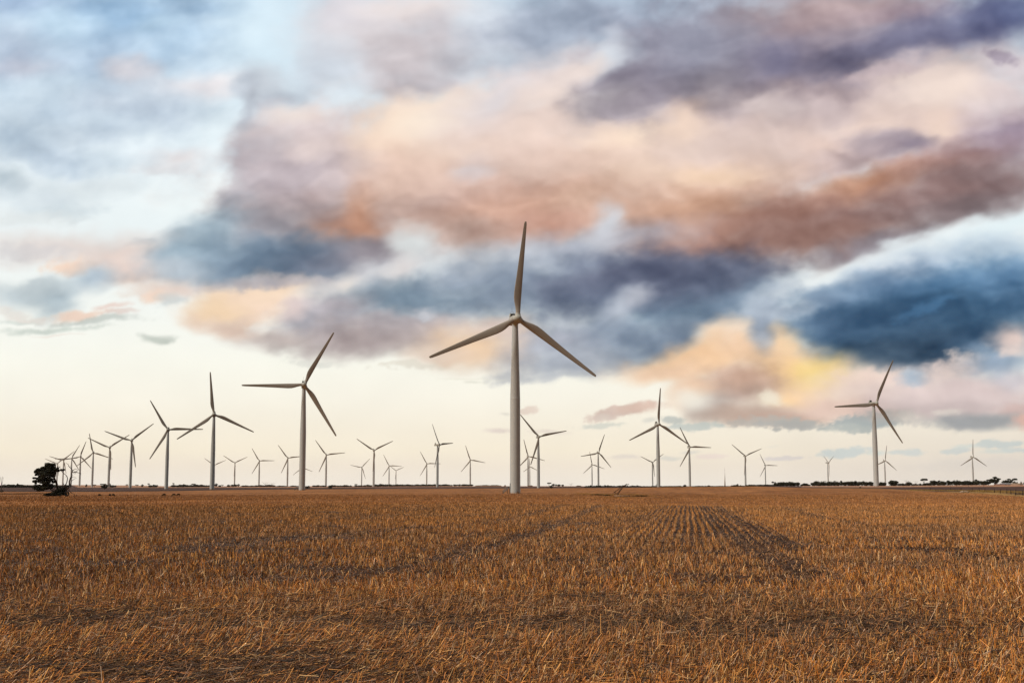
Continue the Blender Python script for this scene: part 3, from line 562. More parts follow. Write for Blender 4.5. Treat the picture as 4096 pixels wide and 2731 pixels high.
# ============================================================ WIND TURBINES
M_TOWER = mat('tower_paint', (.44, .465, .475), .45, noise=(.2, .03, 4), spec=.4)
M_BLADE = mat('blade_laminate', (.335, .305, .27), .5, noise=(.15, .02, 3), spec=.35)
M_HUB = mat('hub_shell', (.38, .38, .345), .5, noise=(.8, .06, 4))
M_BLACK = mat('dark_grille', (.006, .006, .007), .6)
M_STEEL = mat('galvanised_steel', (.13, .13, .125), .5, metal=.4)
M_DOOR = mat('door_paint', (.16, .17, .165), .6)
def tower_mat():
    """white paint with rust and mud stains splashed round the foot"""
    t = M_TOWER.node_tree; b = t.nodes['Principled BSDF']; src = b.inputs['Base Color'].links[0].from_socket
    tc = t.nodes.new('ShaderNodeTexCoord'); sx = t.nodes.new('ShaderNodeSeparateXYZ'); t.links.new(tc.outputs['Object'], sx.inputs[0])
    no = t.nodes.new('ShaderNodeTexNoise'); no.inputs['Scale'].default_value = 1.1; no.inputs['Detail'].default_value = 5; t.links.new(tc.outputs['Object'], no.inputs['Vector'])
    a = t.nodes.new('ShaderNodeMath'); a.operation = 'MULTIPLY_ADD'; t.links.new(no.outputs['Fac'], a.inputs[0]); a.inputs[1].default_value = 3.6; a.inputs[2].default_value = -1.25
    c = t.nodes.new('ShaderNodeMath'); c.operation = 'SUBTRACT'; t.links.new(a.outputs[0], c.inputs[0]); t.links.new(sx.outputs['Z'], c.inputs[1])
    mr = t.nodes.new('ShaderNodeMapRange'); mr.inputs['From Min'].default_value = -.2; mr.inputs['From Max'].default_value = .6; t.links.new(c.outputs[0], mr.inputs['Value'])
    mx = t.nodes.new('ShaderNodeMix'); mx.data_type = 'RGBA'; t.links.new(mr.outputs[0], mx.inputs[0]); t.links.new(src, mx.inputs[6]); mx.inputs[7].default_value = (.36, .22, .13, 1)
    t.links.new(mx.outputs[2], b.inputs['Base Color'])
tower_mat()
def blade_mesh():
    S_ = [0, .8, 2.0, 3.5, 5.5, 7.5, 9.5, 12, 15, 19, 24, 29, 34, 39, 42.5, 44.6, 45.4, 45.6]
    CH = [2.15, 2.15, 2.1, 2.25, 2.75, 3.35, 3.7, 3.75, 3.5, 3.15, 2.75, 2.4, 2.05, 1.7, 1.45, 1.2, .85, .15]
    TH = [2.15, 2.15, 2.05, 1.75, 1.45, 1.2, 1.0, .85, .72, .58, .45, .36, .28, .2, .15, .11, .07, .02]
    LE = [1.075, 1.075, 1.06, 1.05, 1.04, 1.02, 1.0, .97, .92, .86, .78, .70, .62, .53, .46, .38, .24, .06]
    n = 18; V = []
    for s, c, th, le in zip(S_, CH, TH, LE):
        a = np.arange(n) * 2 * math.pi / n; k = min(1.0, max(0, (c - th) / 1.5))
        xx = np.cos(a) * .5; yy = np.sin(a) * .5 * (1 - .55 * k * (.5 - xx))
        x = (le - c / 2) + xx * c; y = yy * th
        tw = math.radians(np.interp(s, [0, 5, 10, 25, 45], [0, 11, 10, 4, 0])); x2 = x * math.cos(tw) - y * math.sin(tw); y2 = x * math.sin(tw) + y * math.cos(tw)
        y2 = y2 - .0006 * s * s
        V.append(np.stack([x2, y2, np.full(n, s)], 1))
    m = MB(); f4 = [(i * n + k, i * n + (k + 1) % n, (i + 1) * n + (k + 1) % n, (i + 1) * n + k) for i in range(len(S_) - 1) for k in range(n)]
    V = np.concatenate(V + [np.array([[V[-1][:, 0].mean(), V[-1][:, 1].mean(), 45.62]])]); L = len(S_) * n
    f3 = [(L, (len(S_) - 1) * n + k, (len(S_) - 1) * n + (k + 1) % n) for k in range(n)]
    return m.add(V, f3, f4)
HUBC = (0, -4.3, 80.0)
def make_turbine(loc):
    root = empty('wind_turbine', loc)
    T = MB().lathe([(2.42, -6), (2.40, 0), (2.385, .25), (2.36, 14), (2.33, 28), (2.302, 43.0), (2.30, 43.2), (2.32, 43.25), (2.32, 43.5), (2.29, 43.55), (2.285, 43.8), (2.02, 54), (1.74, 65), (1.42, 76.5), (1.40, 77.9), (1.46, 77.95), (1.46, 78.25), (1.2, 78.3)], 40)
    T.build('tower', M_TOWER, root, smooth=True)
    # housing: side outline extruded, rear end cut back
    out = [(-2.9, 78.45), (-2.9, 81.35), (-2.2, 81.75), (4.2, 81.7), (5.6, 81.65), (6.9, 79.3), (6.7, 78.3), (-1.6, 78.2)]
    V = []; 
    for x, s in ((-1.72, .9), (-1.62, 1), (1.62, 1), (1.72, .9)):
        cy, cz = 2.0, 80.0
        V += [(x, cy + (y - cy) * s, cz + (z - cz) * s) for y, z in out]
    n = len(out); N = MB(); V = np.array(V); f4 = [(i * n + k, i * n + (k + 1) % n, (i + 1) * n + (k + 1) % n, (i + 1) * n + k) for i in range(3) for k in range(n)]
    V2 = np.concatenate([V, [V[:n].mean(0), V[3 * n:].mean(0)]]); f3 = [(4 * n, (k + 1) % n, k) for k in range(n)] + [(4 * n + 1, 3 * n + k, 3 * n + (k + 1) % n) for k in range(n)]
    N.add(V2, f3, f4); nac = N.build('nacelle', M_HUB, root)
    CB = MB().box((-1.18, 5.0, 82.6), (.14, 1.5, 1.9)).box((1.18, 5.0, 82.6), (.14, 1.5, 1.9)).box((0, 5.0, 83.62), (2.5, 1.5, .12)); CB.build('cooler_frame', M_HUB, nac)
    MB().box((0, 4.9, 82.63), (2.2, 1.1, 1.85)).build('cooler', M_BLACK, nac)
    A = MB().tube([(-1.0, 5, 83.68), (-1.0, 5, 84.4)], .05).tube([(.5, 5, 83.68), (.5, 5, 84.4)], .05).tube([(-1.1, 5, 84.4), (1.0, 5, 84.4)], .05).tube([(-.2, 5, 84.4), (-.2, 5, 86.9)], .045)
    A.build('antenna', M_STEEL, nac)
    H = MB().lathe([(1.2, -2.7), (1.72, -2.85), (1.86, -3.6), (1.86, -4.9), (1.6, -5.7), (1.05, -6.25), (.4, -6.5), (.02, -6.55)], 28, axis='y', org=(0, 0, 80))
    H.build('hub', M_HUB, root, smooth=True)
    bm_ = blade_mesh()
    b0 = bm_.build('blade', M_BLADE, root, smooth=True); b0.location = HUBC
    for k in (1, 2):
        b = b0.copy(); C.objects.link(b); b.parent = root
    # collars where the blades enter the hub
    c0 = MB().lathe([(1.2, .9), (1.3, 1.0), (1.3, 2.2), (1.16, 2.3)], 20).build('blade_collar', M_HUB, root, smooth=True); c0.location = HUBC
    for k in (1, 2):
        c = c0.copy(); C.objects.link(c); c.parent = root
    return root
def copy_tree(o, parent=None):
    c = o.copy(); C.objects.link(c); c.parent = parent
    for ch in list(o.children): copy_tree(ch, c)
    return c
proto = make_turbine((0, 0, 0)); TOB = []
for i, ((bx, by, hy, rs, turn, yaw, lab), (x, y, r)) in enumerate(zip(TURB, SITES)):
    TOB.append(proto if i == 0 else copy_tree(proto))
for o, (bx, by, hy, rs, turn, yaw, lab), (x, y, r) in zip(TOB, TURB, SITES):
    z = tz(x, y); hubz = CAMZ + ray(bx, hy)[2] * r
    o.location = (x, y, z); o.rotation_euler = (0, 0, math.radians(yaw))
    tall = (hubz - z) / 80.0; o.scale = (1, 1, 1)
    k = 0; q = 0
    for ch in o.children:
        nm = ch.name.split('.')[0]
        if nm in ('blade', 'blade_collar'):
            j = k if nm == 'blade' else q
            ch.rotation_euler = (0, math.radians(turn + 120 * j), 0); ch.location = (0, -4.3, 80 * tall)
            if nm == 'blade': k += 1; ch.scale = (1, 1, rs)
            else: q += 1
        elif nm == 'tower': ch.scale = (1, 1, tall)
        else: ch.location = (0, 0, 80 * (tall - 1))
    tag(o, lab, 'wind turbine', 'white wind turbines of the wind farm')
MAIN = TOB[23]; TALLR = TOB[29]
def local_of(root, th):
    """rotation that turns a part built in world axes by th about the mast into the root's own axes"""
    return th - root.rotation_euler[2]
for root, big in ((MAIN, True), (TALLR, False), (TOB[9], False)):
    if root is TOB[9]: th = math.radians(96)
    else: th = math.radians(80 if big else 68)      # the door looks left, turned slightly to the viewer
    # door built at the mast's -y side then turned clockwise so that it faces left
    an = -th - root.rotation_euler[2]
    R3 = np.array([[math.cos(an), -math.sin(an), 0], [math.sin(an), math.cos(an), 0], [0, 0, 1]])
    D = MB(); z0 = 2.1
    nseg = 8; aa = np.linspace(-.30, .30, nseg + 1); V = []
    for rad in (2.37, 2.47):
        for zz in (z0, z0 + 2.5): V += [(rad * math.sin(a), -rad * math.cos(a), zz) for a in aa]
    m_ = nseg + 1; f4 = []
    for k in range(nseg):
        a0, a1, b0, b1 = k, k + m_, k + 2 * m_, k + 3 * m_
        f4 += [(b0, b0 + 1, b1 + 1, b1), (a1, a1 + 1, b1 + 1, b1), (a0, b0, b0 + 1, a0 + 1)]
    f4 += [(0, m_, 3 * m_, 2 * m_), (nseg, 2 * m_ + nseg, 3 * m_ + nseg, m_ + nseg)]
    D.add(np.array(V) @ R3.T, f4=f4); D.build('door', M_DOOR, root)
    S1 = MB(); 
    def P(p): return tuple(R3 @ np.array(p, float))
    S1.box(P((0, -3.05, 2.02)), (1.3, 1.3, .12), rz=an)
    for s in (-.6, .6):
        S1.tube([P((s, -3.65, 2.0)), P((s, -5.7, .05))], .14, 5)
        for yy in (-2.5, -3.65): S1.tube([P((s, yy, 0)), P((s, yy, 3.1))], .075, 5)
        S1.tube([P((s, -2.5, 3.1)), P((s, -3.65, 3.1)), P((s, -5.7, 1.15)), P((s, -5.7, 0))], .075, 5)
        S1.tube([P((s, -2.5, 2.55)), P((s, -3.65, 2.55)), P((s, -5.7, .6))], .03, 5)
    for k in range(8):
        f = k / 8.0; S1.box(P((0, -3.8 - 1.85 * f, 1.85 - 1.8 * f)), (1.2, .26, .05), rz=an)
    S1.build('stairs', M_STEEL, root)

# pale mast with no rotor, far off
def far_mast():
    ux, uy, t0 = ray(2899.8, 1943.5); _, _, t1 = ray(2899.8, 1866.6); r = 3300.0
    z = tz(ux * r, uy * r); h = CAMZ + t1 * r - z
    root = empty('mast', (ux * r, uy * r, z))
    MB().tube([(0, 0, 0), (0, 0, h * .45), (0, 0, h * .8)], [2.1, 1.3, .55], 10).build('pole', M_MAST, root, smooth=True)
    MB().tube([(0, 0, h * .8), (0, 0, h)], [.5, .3], 8).build('spire', M_MAST, root)
    tag(root, 'thin pale tapering mast without blades, far off between two turbines right of centre', 'mast')
M_MAST = mat('pale_mast_paint', (.78, .76, .72), .6); far_mast()

# ============================================================ TREES
M_LEAF = mat('gum_foliage', attr=True, rough=.75, spec=.15)
M_BARK = mat('bark', (.055, .036, .026), .9, noise=(6, .35, 4), spec=.1)
M_DEAD = mat('bare_wood', (.20, .15, .12), .9, noise=(6, .3, 4), spec=.1)
LEAFC = np.array([[.018, .021, .009], [.028, .030, .012], [.013, .013, .007], [.040, .036, .016], [.022, .016, .009]])
def leaf_cloud(clumps, per, size, rs, inner=.55):
    """clumps (cx,cy,cz,rx,ry,rz) -> many small leaf triangles through the volume and a rough dark core"""
    V = []; c = []
    for cx, cy, cz, rx, ry, rz in clumps:
        n = int(per * max(.3, rx * rz / .04)) if per < 0 else per
        n = abs(int(n)); d = rs.normal(size=(n, 3)); d /= np.linalg.norm(d, axis=1, keepdims=True)
        rad = rs.uniform(inner, 1.0, n) ** .6 * (1 + .16 * vnoise(d[:, 0] * 3 + cx * 7, d[:, 2] * 3 + cz * 5, 3) * 2)
        p = np.array([cx, cy, cz]) + d * rad[:, None] * np.array([rx, ry, rz])
        e1 = rs.normal(size=(n, 3)); e1 /= np.linalg.norm(e1, axis=1, keepdims=True); e2 = np.cross(e1, d); e2 /= np.linalg.norm(e2, axis=1, keepdims=True) + 1e-9
        s = size * rs.uniform(.6, 1.4, n)[:, None]
        V.append(np.stack([p - e1 * s, p + e1 * s * .9, p + e2 * s * 1.3], 1).reshape(-1, 3))
        cc = LEAFC[rs.integers(0, len(LEAFC), n)] * rs.uniform(.7, 1.3, (n, 1)); c.append(np.repeat(cc, 3, 0))
    V = np.concatenate(V); c = np.concatenate(c); Fc = np.arange(len(V)).reshape(-1, 3)
    return V, Fc, c
def unit_crown(seed, kind):
    """crown in a box 1 wide, 1 high, standing on z = 0"""
    rs = np.random.default_rng(seed); cl = []
    if kind == 'dense':        # rounded, foliage down to the ground
        cl = [(0, 0, .47, .42, .42, .50), (0, 0, .3, .46, .42, .3)] + [(rs.uniform(-.32, .32), rs.uniform(-.3, .3), rs.uniform(.2, .8), rs.uniform(.16, .26), .2, rs.uniform(.15, .22)) for _ in range(8)]
        per, sz = 230, .075
    elif kind == 'umbrella':   # flat open top on a long stem
        cl = [(0, 0, .84, .42, .36, .13)] + [(rs.uniform(-.35, .35), rs.uniform(-.2, .2), rs.uniform(.74, .9), .16, .16, .08) for _ in range(6)]
        per, sz = 230, .05
    elif kind == 'gum':        # separate clumps
        cl = [(-.3, 0, .62, .16, .16, .12), (.0, .05, .86, .2, .18, .12), (.28, 0, .68, .18, .16, .13), (-.08, 0, .55, .22, .2, .16), (.18, -.05, .45, .2, .2, .13), (-.25, 0, .38, .16, .16, .12), (.05, 0, .3, .2, .2, .14)]
        per, sz = 220, .055
    elif kind == 'bush':
        cl = [(0, 0, .36, .48, .4, .4)] + [(rs.uniform(-.35, .35), 0, rs.uniform(.3, .8), .16, .16, .16) for _ in range(6)]
        per, sz = 200, .075
    V, Fc, c = leaf_cloud(cl, per, sz, rs, .35)
    o = mesh_np('crown', V, [Fc], M_LEAF, col=c); return o
def unit_trunk(kind):
    m = MB(); top = {'dense': .5, 'umbrella': .8, 'gum': .75, 'bush': .35}[kind]
    m.tube([(0, 0, -.05), (.01, 0, top * .5), (-.02, 0, top)], [.045, .032, .015], 6)
    if kind != 'bush':
        m.tube([(.01, 0, top * .45), (.14, .02, top * .8), (.24, 0, top * 1.0)], [.026, .018, .008], 5)
        m.tube([(0, 0, top * .4), (-.13, -.02, top * .75), (-.24, 0, top * .98)], [.024, .016, .008], 5)
    return m.build('trunk', M_BARK)
VARS = {k: [(unit_crown(s + 10 * j, k), unit_trunk(k)) for s in range(n)] for j, (k, n) in enumerate((('dense', 4), ('umbrella', 2), ('gum', 3), ('bush', 2)))}
for k in VARS:
    for a, b in VARS[k]: C.objects.unlink(a); C.objects.unlink(b)
def tree(px, base, top, wid, r, kind, label, name='tree', group=None, cat='tree', dz=0.0):
    ux, uy, t = ray(px, base); x, y = ux * r, uy * r; z = tz(x, y)
    z = max(z - .3, CAMZ + t * r - 1.5) if dz is None else z
    h = CAMZ + ray(px, top)[2] * r - z; wd = wid * 1.15 * r / F
    if h < .5: h = .5
    cr, tr = random.choice(VARS[kind]); root = empty(name, (x, y, z - .1), random.uniform(-.6, .6) + face(px))
    for src in (cr, tr):
        c = src.copy(); C.objects.link(c); c.parent = root; c.scale = (wd, wd, h * 1.03)
    tag(root, label, cat, group); return root
def tree_row(x0, x1, base, top, r, step, label, group, kind='dense', jit=.35, name='tree'):
    x = x0 + step * .4
    while x < x1 - step * .2:
        hgt = (base - top) * random.uniform(1 - jit, 1.08)
        e = min((x - x0), (x1 - x)) / (step * 1.2); hgt *= min(1, .62 + .38 * e)
        k = kind if random.random() < .85 else 'bush'
        tree(x, base, base - hgt, step * random.uniform(1.25, 1.9), r * random.uniform(.985, 1.015), k, label, name, group)
        x += step * random.uniform(.75, 1.2)
# distant rows, left to right
tree_row(-60, 290, 1949, 1936.0, 1650, 13, 'dark rounded tree in the long low row behind the lone tree at far left', 'trees in the far left row')
tree(70, 1949, 1932.5, 10, 1640, 'gum', 'spiky taller treetop poking out of the low dark row at far left', 'tree')
tree(413, 1943, 1934, 26, 2300, 'umbrella', 'flat-topped small tree behind the dark bush beside the sixth turbine from the left')
tree(345, 1943, 1935.5, 8, 2300, 'gum', 'tiny lone tree on the horizon between the fourth and fifth turbines from the left')
tree(377, 1943, 1937, 12, 2300, 'umbrella', 'thin pale-stemmed tree on the horizon just right of the fifth turbine from the left')
tree(418, 1953, 1934, 27, 1050, 'gum', 'dark ragged bush on the ploughed field just left of the sixth turbine from the left', 'bush', cat='bush')
tree(438, 1944, 1931, 8, 2200, 'gum', 'slim treetop right behind the mast of the sixth turbine from the left')
tree_row(443, 463, 1944, 1937.5, 2300, 8, 'small round tree in the short clump right of the sixth turbine from the left', 'clump right of the sixth turbine')
tree(507, 1943.5, 1936, 9, 2300, 'umbrella', 'thin tree on the horizon just left of the seventh turbine from the left')
tree(548, 1943.5, 1937.5, 14, 2300, 'umbrella', 'left one of two little trees beyond the seventh turbine from the left')
tree(569, 1943.5, 1936, 10, 2300, 'gum', 'right one of two little trees beyond the seventh turbine from the left')
tree(595, 1943.5, 1932.5, 9, 2200, 'umbrella', 'tall stemmed tree at the left end of the clump before the eighth turbine')
tree_row(597, 625, 1943.5, 1936, 2200, 10, 'rounded tree in the dark clump left of the eighth turbine from the left', 'clump left of the eighth turbine')
tree(694, 1944.5, 1931, 8, 2000, 'umbrella', 'tree with a small flat top standing above a dark bush right of the eighth turbine')
tree(695, 1945, 1937.5, 18, 1990, 'dense', 'squat dark bush under the small flat-topped tree right of the eighth turbine', 'bush', cat='bush')
tree_row(707, 838, 1945.5, 1936.5, 1900, 10, 'dark tree in the unbroken row left of the tall turbine with an upright blade', 'row left of the upright-blade turbine')
tree(735, 1945, 1934.5, 10, 1890, 'gum', 'higher left treetop in the row left of the tall turbine with an upright blade')
tree(773, 1945, 1933.5, 16, 1890, 'umbrella', 'higher right treetop in the row left of the tall turbine with an upright blade')
tree(864, 1945, 1932.5, 14, 1900, 'gum', 'leaning tree just right of the tall turbine with an upright blade')
tree(879, 1945, 1939.5, 11, 1900, 'dense', 'low bush between the leaning tree and a small flat tree', 'bush', cat='bush')
tree(890, 1944.5, 1937.5, 11, 1950, 'umbrella', 'small flat tree to the right of the low bush near the leaning tree')
tree(914, 1945, 1936.5, 13, 1950, 'dense', 'round tree left of the Y-bladed far turbine')
tree_row(925, 962, 1945, 1934.5, 1950, 9, 'stemmed gum tree in the clump at the foot of the Y-bladed far turbine', 'gums at the Y-bladed turbine', kind='gum')
tree_row(970, 998, 1945, 1937, 1950, 9, 'rounded tree in the short clump left of the thin bare treetops', 'clump left of the bare treetops')
tree_row(998, 1103, 1946, 1938, 1900, 9, 'low dark tree in the row under the thin bare treetops', 'row under the bare treetops')
tree_row(1107, 1147, 1945.5, 1940, 1950, 9, 'low scrub tree left of the second largest turbine and its small neighbour', 'scrub left of the second largest turbine')
tree_row(1160, 1195, 1945.5, 1940, 1950, 9, 'low dark tree between the second largest turbine and its small left neighbour', 'scrub beside the second largest mast')
tree(1230, 1949.5, 1941, 20, 1300, 'bush', 'dark spreading bush close to the right of the second largest mast', 'bush', cat='bush')
tree_row(1253, 1282, 1945.5, 1938.5, 1950, 9, 'rounded tree in the clump left of the turbine right of the second largest', 'clump right of the second largest turbine')
tree_row(1284, 1300, 1945.5, 1937, 1950, 9, 'rounded tree right behind the small mast right of the second largest turbine', 'trees behind the small mast')
tree(1321, 1950, 1944, 17, 1300, 'bush', 'low dark bush on the ploughed field right of the second largest turbine', 'bush', cat='bush')
tree_row(1317, 1349, 1943.5, 1937.5, 2300, 9, 'low rounded tree in the first clump right of the small turbine mast', 'first horizon clump')
tree_row(1350, 1364, 1943, 1938, 2300, 8, 'low rounded tree in the narrow second clump left of a small far turbine', 'second horizon clump')
tree_row(1366, 1390, 1943, 1937.5, 2300, 8, 'low rounded tree in the third clump left of a small far turbine', 'third horizon clump')
tree_row(1392, 1412, 1943, 1940, 2300, 8, 'very low shrub between the third clump and the ragged palm-like tree', 'low shrubs on the horizon', kind='bush')
tree(1423, 1942.5, 1935, 12, 2300, 'umbrella', 'ragged tree with an open top just left of a small far turbine')
tree(1424, 1943, 1938.5, 16, 2290, 'dense', 'dark bush under the ragged open-topped tree', 'bush', cat='bush')
tree_row(1435, 1450, 1943, 1935.5, 2300, 8, 'rounded tree at the foot of the small far turbine left of the Y-bladed one', 'trees at the small far turbine')
tree_row(1453, 1484, 1942.5, 1936, 2300, 8, 'dark flat-topped tree in the clump just left of the mid-sized Y-bladed turbine', 'clump left of the Y-bladed mid turbine')
tree_row(1487, 1806, 1941.8, 1935.3, 2300, 10, 'dark tree in the longest horizon row, running past the side-on turbine', 'long row by the side-on turbine', jit=.25)
tree(1523, 1941.8, 1933, 12, 2290, 'dense', 'slightly higher treetop near the left end of the longest horizon row')
tree_row(1816, 1897, 1941.5, 1934.8, 2300, 9, 'dark tree in the separate block right of the longest horizon row', 'block left of the largest turbine', jit=.2)
tree_row(1906, 2000, 1942, 1938.5, 2400, 9, 'low scrub tree left of the foot of the largest turbine', 'scrub left of the largest turbine')
tree(2020, 1942, 1939, 9, 2400, 'dense', 'single low round bush against the left side of the largest mast', 'bush', cat='bush')
tree_row(2114, 2132, 1942, 1938.5, 2400, 8, 'low tree between the largest mast and the mid-sized one to its right', 'low trees right of the largest mast')
tree(2196, 1943, 1929, 17, 2000, 'umbrella', 'tall umbrella-topped tree at the left end of the group right of the largest turbine')
tree(2205, 1949, 1940, 12, 1250, 'dense', 'dark round bush in front of the umbrella-topped tree right of the largest turbine', 'bush', cat='bush')
tree(2213, 1942.5, 1934, 15, 2050, 'gum', 'second tree from the left in the group right of the largest turbine')
tree(2224, 1942.5, 1935.5, 9, 2050, 'gum', 'third and smaller tree in the group right of the largest turbine')
tree(2236, 1942.5, 1935.5, 12, 2050, 'dense', 'fourth tree, leaning and dense, in the group right of the largest turbine')
tree(2251, 1942.5, 1937, 9, 2050, 'dense', 'rightmost little tree of the group right of the largest turbine')
tree_row(2308, 2322, 1942.5, 1939.5, 2200, 7, 'low tree halfway between the largest turbine and the broken timber frame', 'low trees before the scrub line')
tree_row(2340, 2560, 1946.5, 1939.3, 1500, 11, 'low dark scrub tree on the horizon behind the broken timber frame', 'scrub behind the timber frame', kind='bush')
tree_row(2560, 2735, 1946.3, 1941.3, 1350, 10, 'low dark scrub tree around the foot of the tall turbine right of centre', 'scrub around the right-centre turbine', kind='bush')
tree(2740, 1945.5, 1937.5, 10, 1250, 'dense', 'single round tree just left of the turbine where the stubble rows end')
tree_row(2770, 2915, 1945.2, 1941.3, 1250, 10, 'very low dark scrub tree left of the thin pale mast', 'scrub near the pale mast', kind='bush')
tree(2835, 1945, 1939, 9, 1240, 'dense', 'little leaning tree on the low scrub line left of the thin pale mast')
tree_row(2927, 2980, 1944.8, 1938.2, 1200, 10, 'low dark tree left of the Y-bladed turbine beyond the pale mast', 'trees left of the right Y-bladed turbine')
tree(2950, 1944, 1934, 9, 1190, 'gum', 'taller leaning tree left of the Y-bladed turbine beyond the pale mast')
tree_row(2984, 3062, 1943.8, 1936.2, 1200, 11, 'low dark tree in the scrub between the two small turbines on the right', 'scrub between the right small turbines')
tree_row(3060, 3110, 1942.5, 1934, 1180, 11, 'dark tree just right of the small turbine at the left end of the scrub', 'trees right of the scrub turbine')
tree(3091, 1942, 1924.5, 10, 1170, 'umbrella', 'tree with a small ball-shaped top standing above the scrub on the right')
tree(3101, 1942, 1926.5, 12, 1170, 'gum', 'broken open tree right next to the ball-topped one')
tree_row(3103, 3204, 1942, 1925.5, 1150, 13, 'dark rounded tree in the swelling thicket left of the long hedgerow', 'thicket left of the long hedgerow', jit=.2)
tree_row(3204, 3236, 1941.8, 1931.5, 1150, 11, 'smaller dark tree in the dip between the thicket and the long hedgerow', 'trees in the dip')
tree_row(3250, 3500, 1941.5, 1922.5, 1200, 15, 'dense black tree in the long hedgerow left of the big right-hand turbine', 'long hedgerow left of the big right turbine', jit=.14)
tree_row(3512, 3552, 1940.8, 1926.5, 1150, 12, 'dark tree just right of the foot of the big right-hand turbine', 'trees right of the big right turbine')
tree(3574, 1940.5, 1920.5, 33, 1110, 'dense', 'big ball-shaped black tree, first right of the big right-hand turbine')
tree_row(3592, 3622, 1940, 1928.5, 1110, 11, 'low scruffy tree between the two ball-shaped black trees', 'scruffy trees between two ball trees')
tree(3634, 1939.8, 1924.5, 25, 1100, 'dense', 'smaller ball-shaped black tree, second right of the big right-hand turbine')
tree_row(3646, 3706, 1939.5, 1931.5, 1100, 11, 'low thin scrub tree left of the flat-topped tree on the right', 'scrub left of the flat-topped tree', kind='bush')
tree(3696, 1939.2, 1912.8, 24, 1080, 'umbrella', 'tall umbrella-shaped tree with a bare leaning stem on the right')
tree_row(3700, 3728, 1939, 1926, 1080, 12, 'low leafy tree at the foot of the umbrella-shaped tree on the right', 'trees at the umbrella tree')
tree(3736, 1939, 1918.5, 24, 1070, 'dense', 'tall rounded black tree left of the dense block of trees')
tree(3757, 1939, 1920.5, 21, 1075, 'gum', 'thin see-through tree just left of the dense black block')
tree(3756, 1939, 1929.5, 22, 1065, 'dense', 'black bush at the foot of the see-through tree', 'bush', cat='bush')
tree_row(3766, 3852, 1938.6, 1918.5, 1060, 16, 'dense black tree in the left half of the block before the rightmost turbine', 'left half of the dense black block', jit=.1)
tree_row(3850, 3945, 1938.4, 1919.5, 1050, 16, 'dense black tree in the right half of the block before the rightmost turbine', 'right half of the dense black block', jit=.1)
tree(3905, 1938.3, 1916.3, 20, 1045, 'gum', 'thin brownish treetop above the dense block right of the rightmost turbine')
tree(3953, 1938.3, 1916.6, 31, 1045, 'gum', 'green domed tree with bare stems standing free right of the dense black block')
tree(3981, 1938.2, 1905.5, 33, 1040, 'gum', 'tallest tree on the right, with a loose tufted top, beside the red-brick hut')
tree(4014, 1937.4, 1920.5, 13, 1080, 'gum', 'sparse little tree behind the left end of the round-roofed shed')
tree(4036, 1937, 1913.5, 27, 1100, 'gum', 'broad bushy tree behind the gap between the two sheds')
tree(4059, 1937, 1911.8, 17, 1100, 'umbrella', 'round-topped tree behind the tan-roofed shed at far right')
tree(4058, 1937, 1924.5, 14, 1095, 'dense', 'dark bush under the round-topped tree behind the tan-roofed shed', 'bush', cat='bush')
tree(4069, 1936.8, 1924, 5, 1095, 'dense', 'narrow upright shrub behind the tan-roofed shed', 'bush', cat='bush')
tree(4084, 1936.8, 1923.5, 6, 1090, 'dense', 'narrow pointed cypress at the right end of the tan-roofed shed')
tree(4112, 1936.8, 1926, 25, 1090, 'dense', 'dark tree at the very right edge beyond the sheds')

def bare_tree(px, base, top, wid, r, label, n=5, seed=1, lean=0.0):
    rs = random.Random(seed); ux, uy, t = ray(px, base); x, y = ux * r, uy * r; z = tz(x, y); h = CAMZ + ray(px, top)[2] * r - z; wd = wid * r / F
    root = empty('bare_tree', (x, y, z), face(px)); m = MB(); tw = MB()
    m.tube([(0, 0, -.2), (lean * .2, 0, h * .3), (lean * .5, 0, h * .5)], [h * .03, h * .022, h * .014], 6); m.build('trunk', M_DEAD, root)
    for k in range(n):
        f = (k + .5) / n * 2 - 1; pts = [(lean * .3, 0, h * .3)]
        ex = f * wd * .5 + lean; 
        for s in (.4, .7, 1.0): pts.append((lean * .3 + (ex - lean * .3) * s + rs.uniform(-.04, .04) * wd, rs.uniform(-.2, .2) * wd, h * (.3 + .7 * s ** .8 * rs.uniform(.75, 1.0))))
        tw.tube(pts, [h * .013, h * .01, h * .008, h * .004], 4)
        tw.tube([pts[2], (pts[2][0] + wd * .15 * (1 if k % 2 else -1), pts[2][1], pts[2][2] + h * .22)], [h * .007, h * .003], 4)
    tw.build('branches', M_DEAD, root); tag(root, label, 'bare tree'); return root
bare_tree(6, 1949, 1904, 14, 900, 'leafless forked tree at the left edge above the low dark row', 3, 4)
bare_tree(1062, 1946, 1927, 34, 1880, 'bare twiggy treetop, left one above the row right of a small far turbine', 9, 5)
bare_tree(1090, 1946, 1930, 26, 1880, 'bare twiggy treetop, right one above the row left of the second largest turbine', 8, 6)
bare_tree(2284, 1943, 1931, 28, 2000, 'pale leafless tree on the horizon right of the group beside the largest turbine', 9, 7)
bare_tree(2921, 1945, 1936, 14, 1200, 'dead tree leaning right, just right of the thin pale mast', 4, 8, 2.5)
bare_tree(3627, 1940, 1917.5, 22, 1090, 'leafless tree rising behind the smaller ball-shaped tree', 6, 9)
bare_tree(3664, 1939.5, 1922, 20, 1090, 'leafless thin tree above the scrub left of the umbrella-shaped tree', 6, 10)

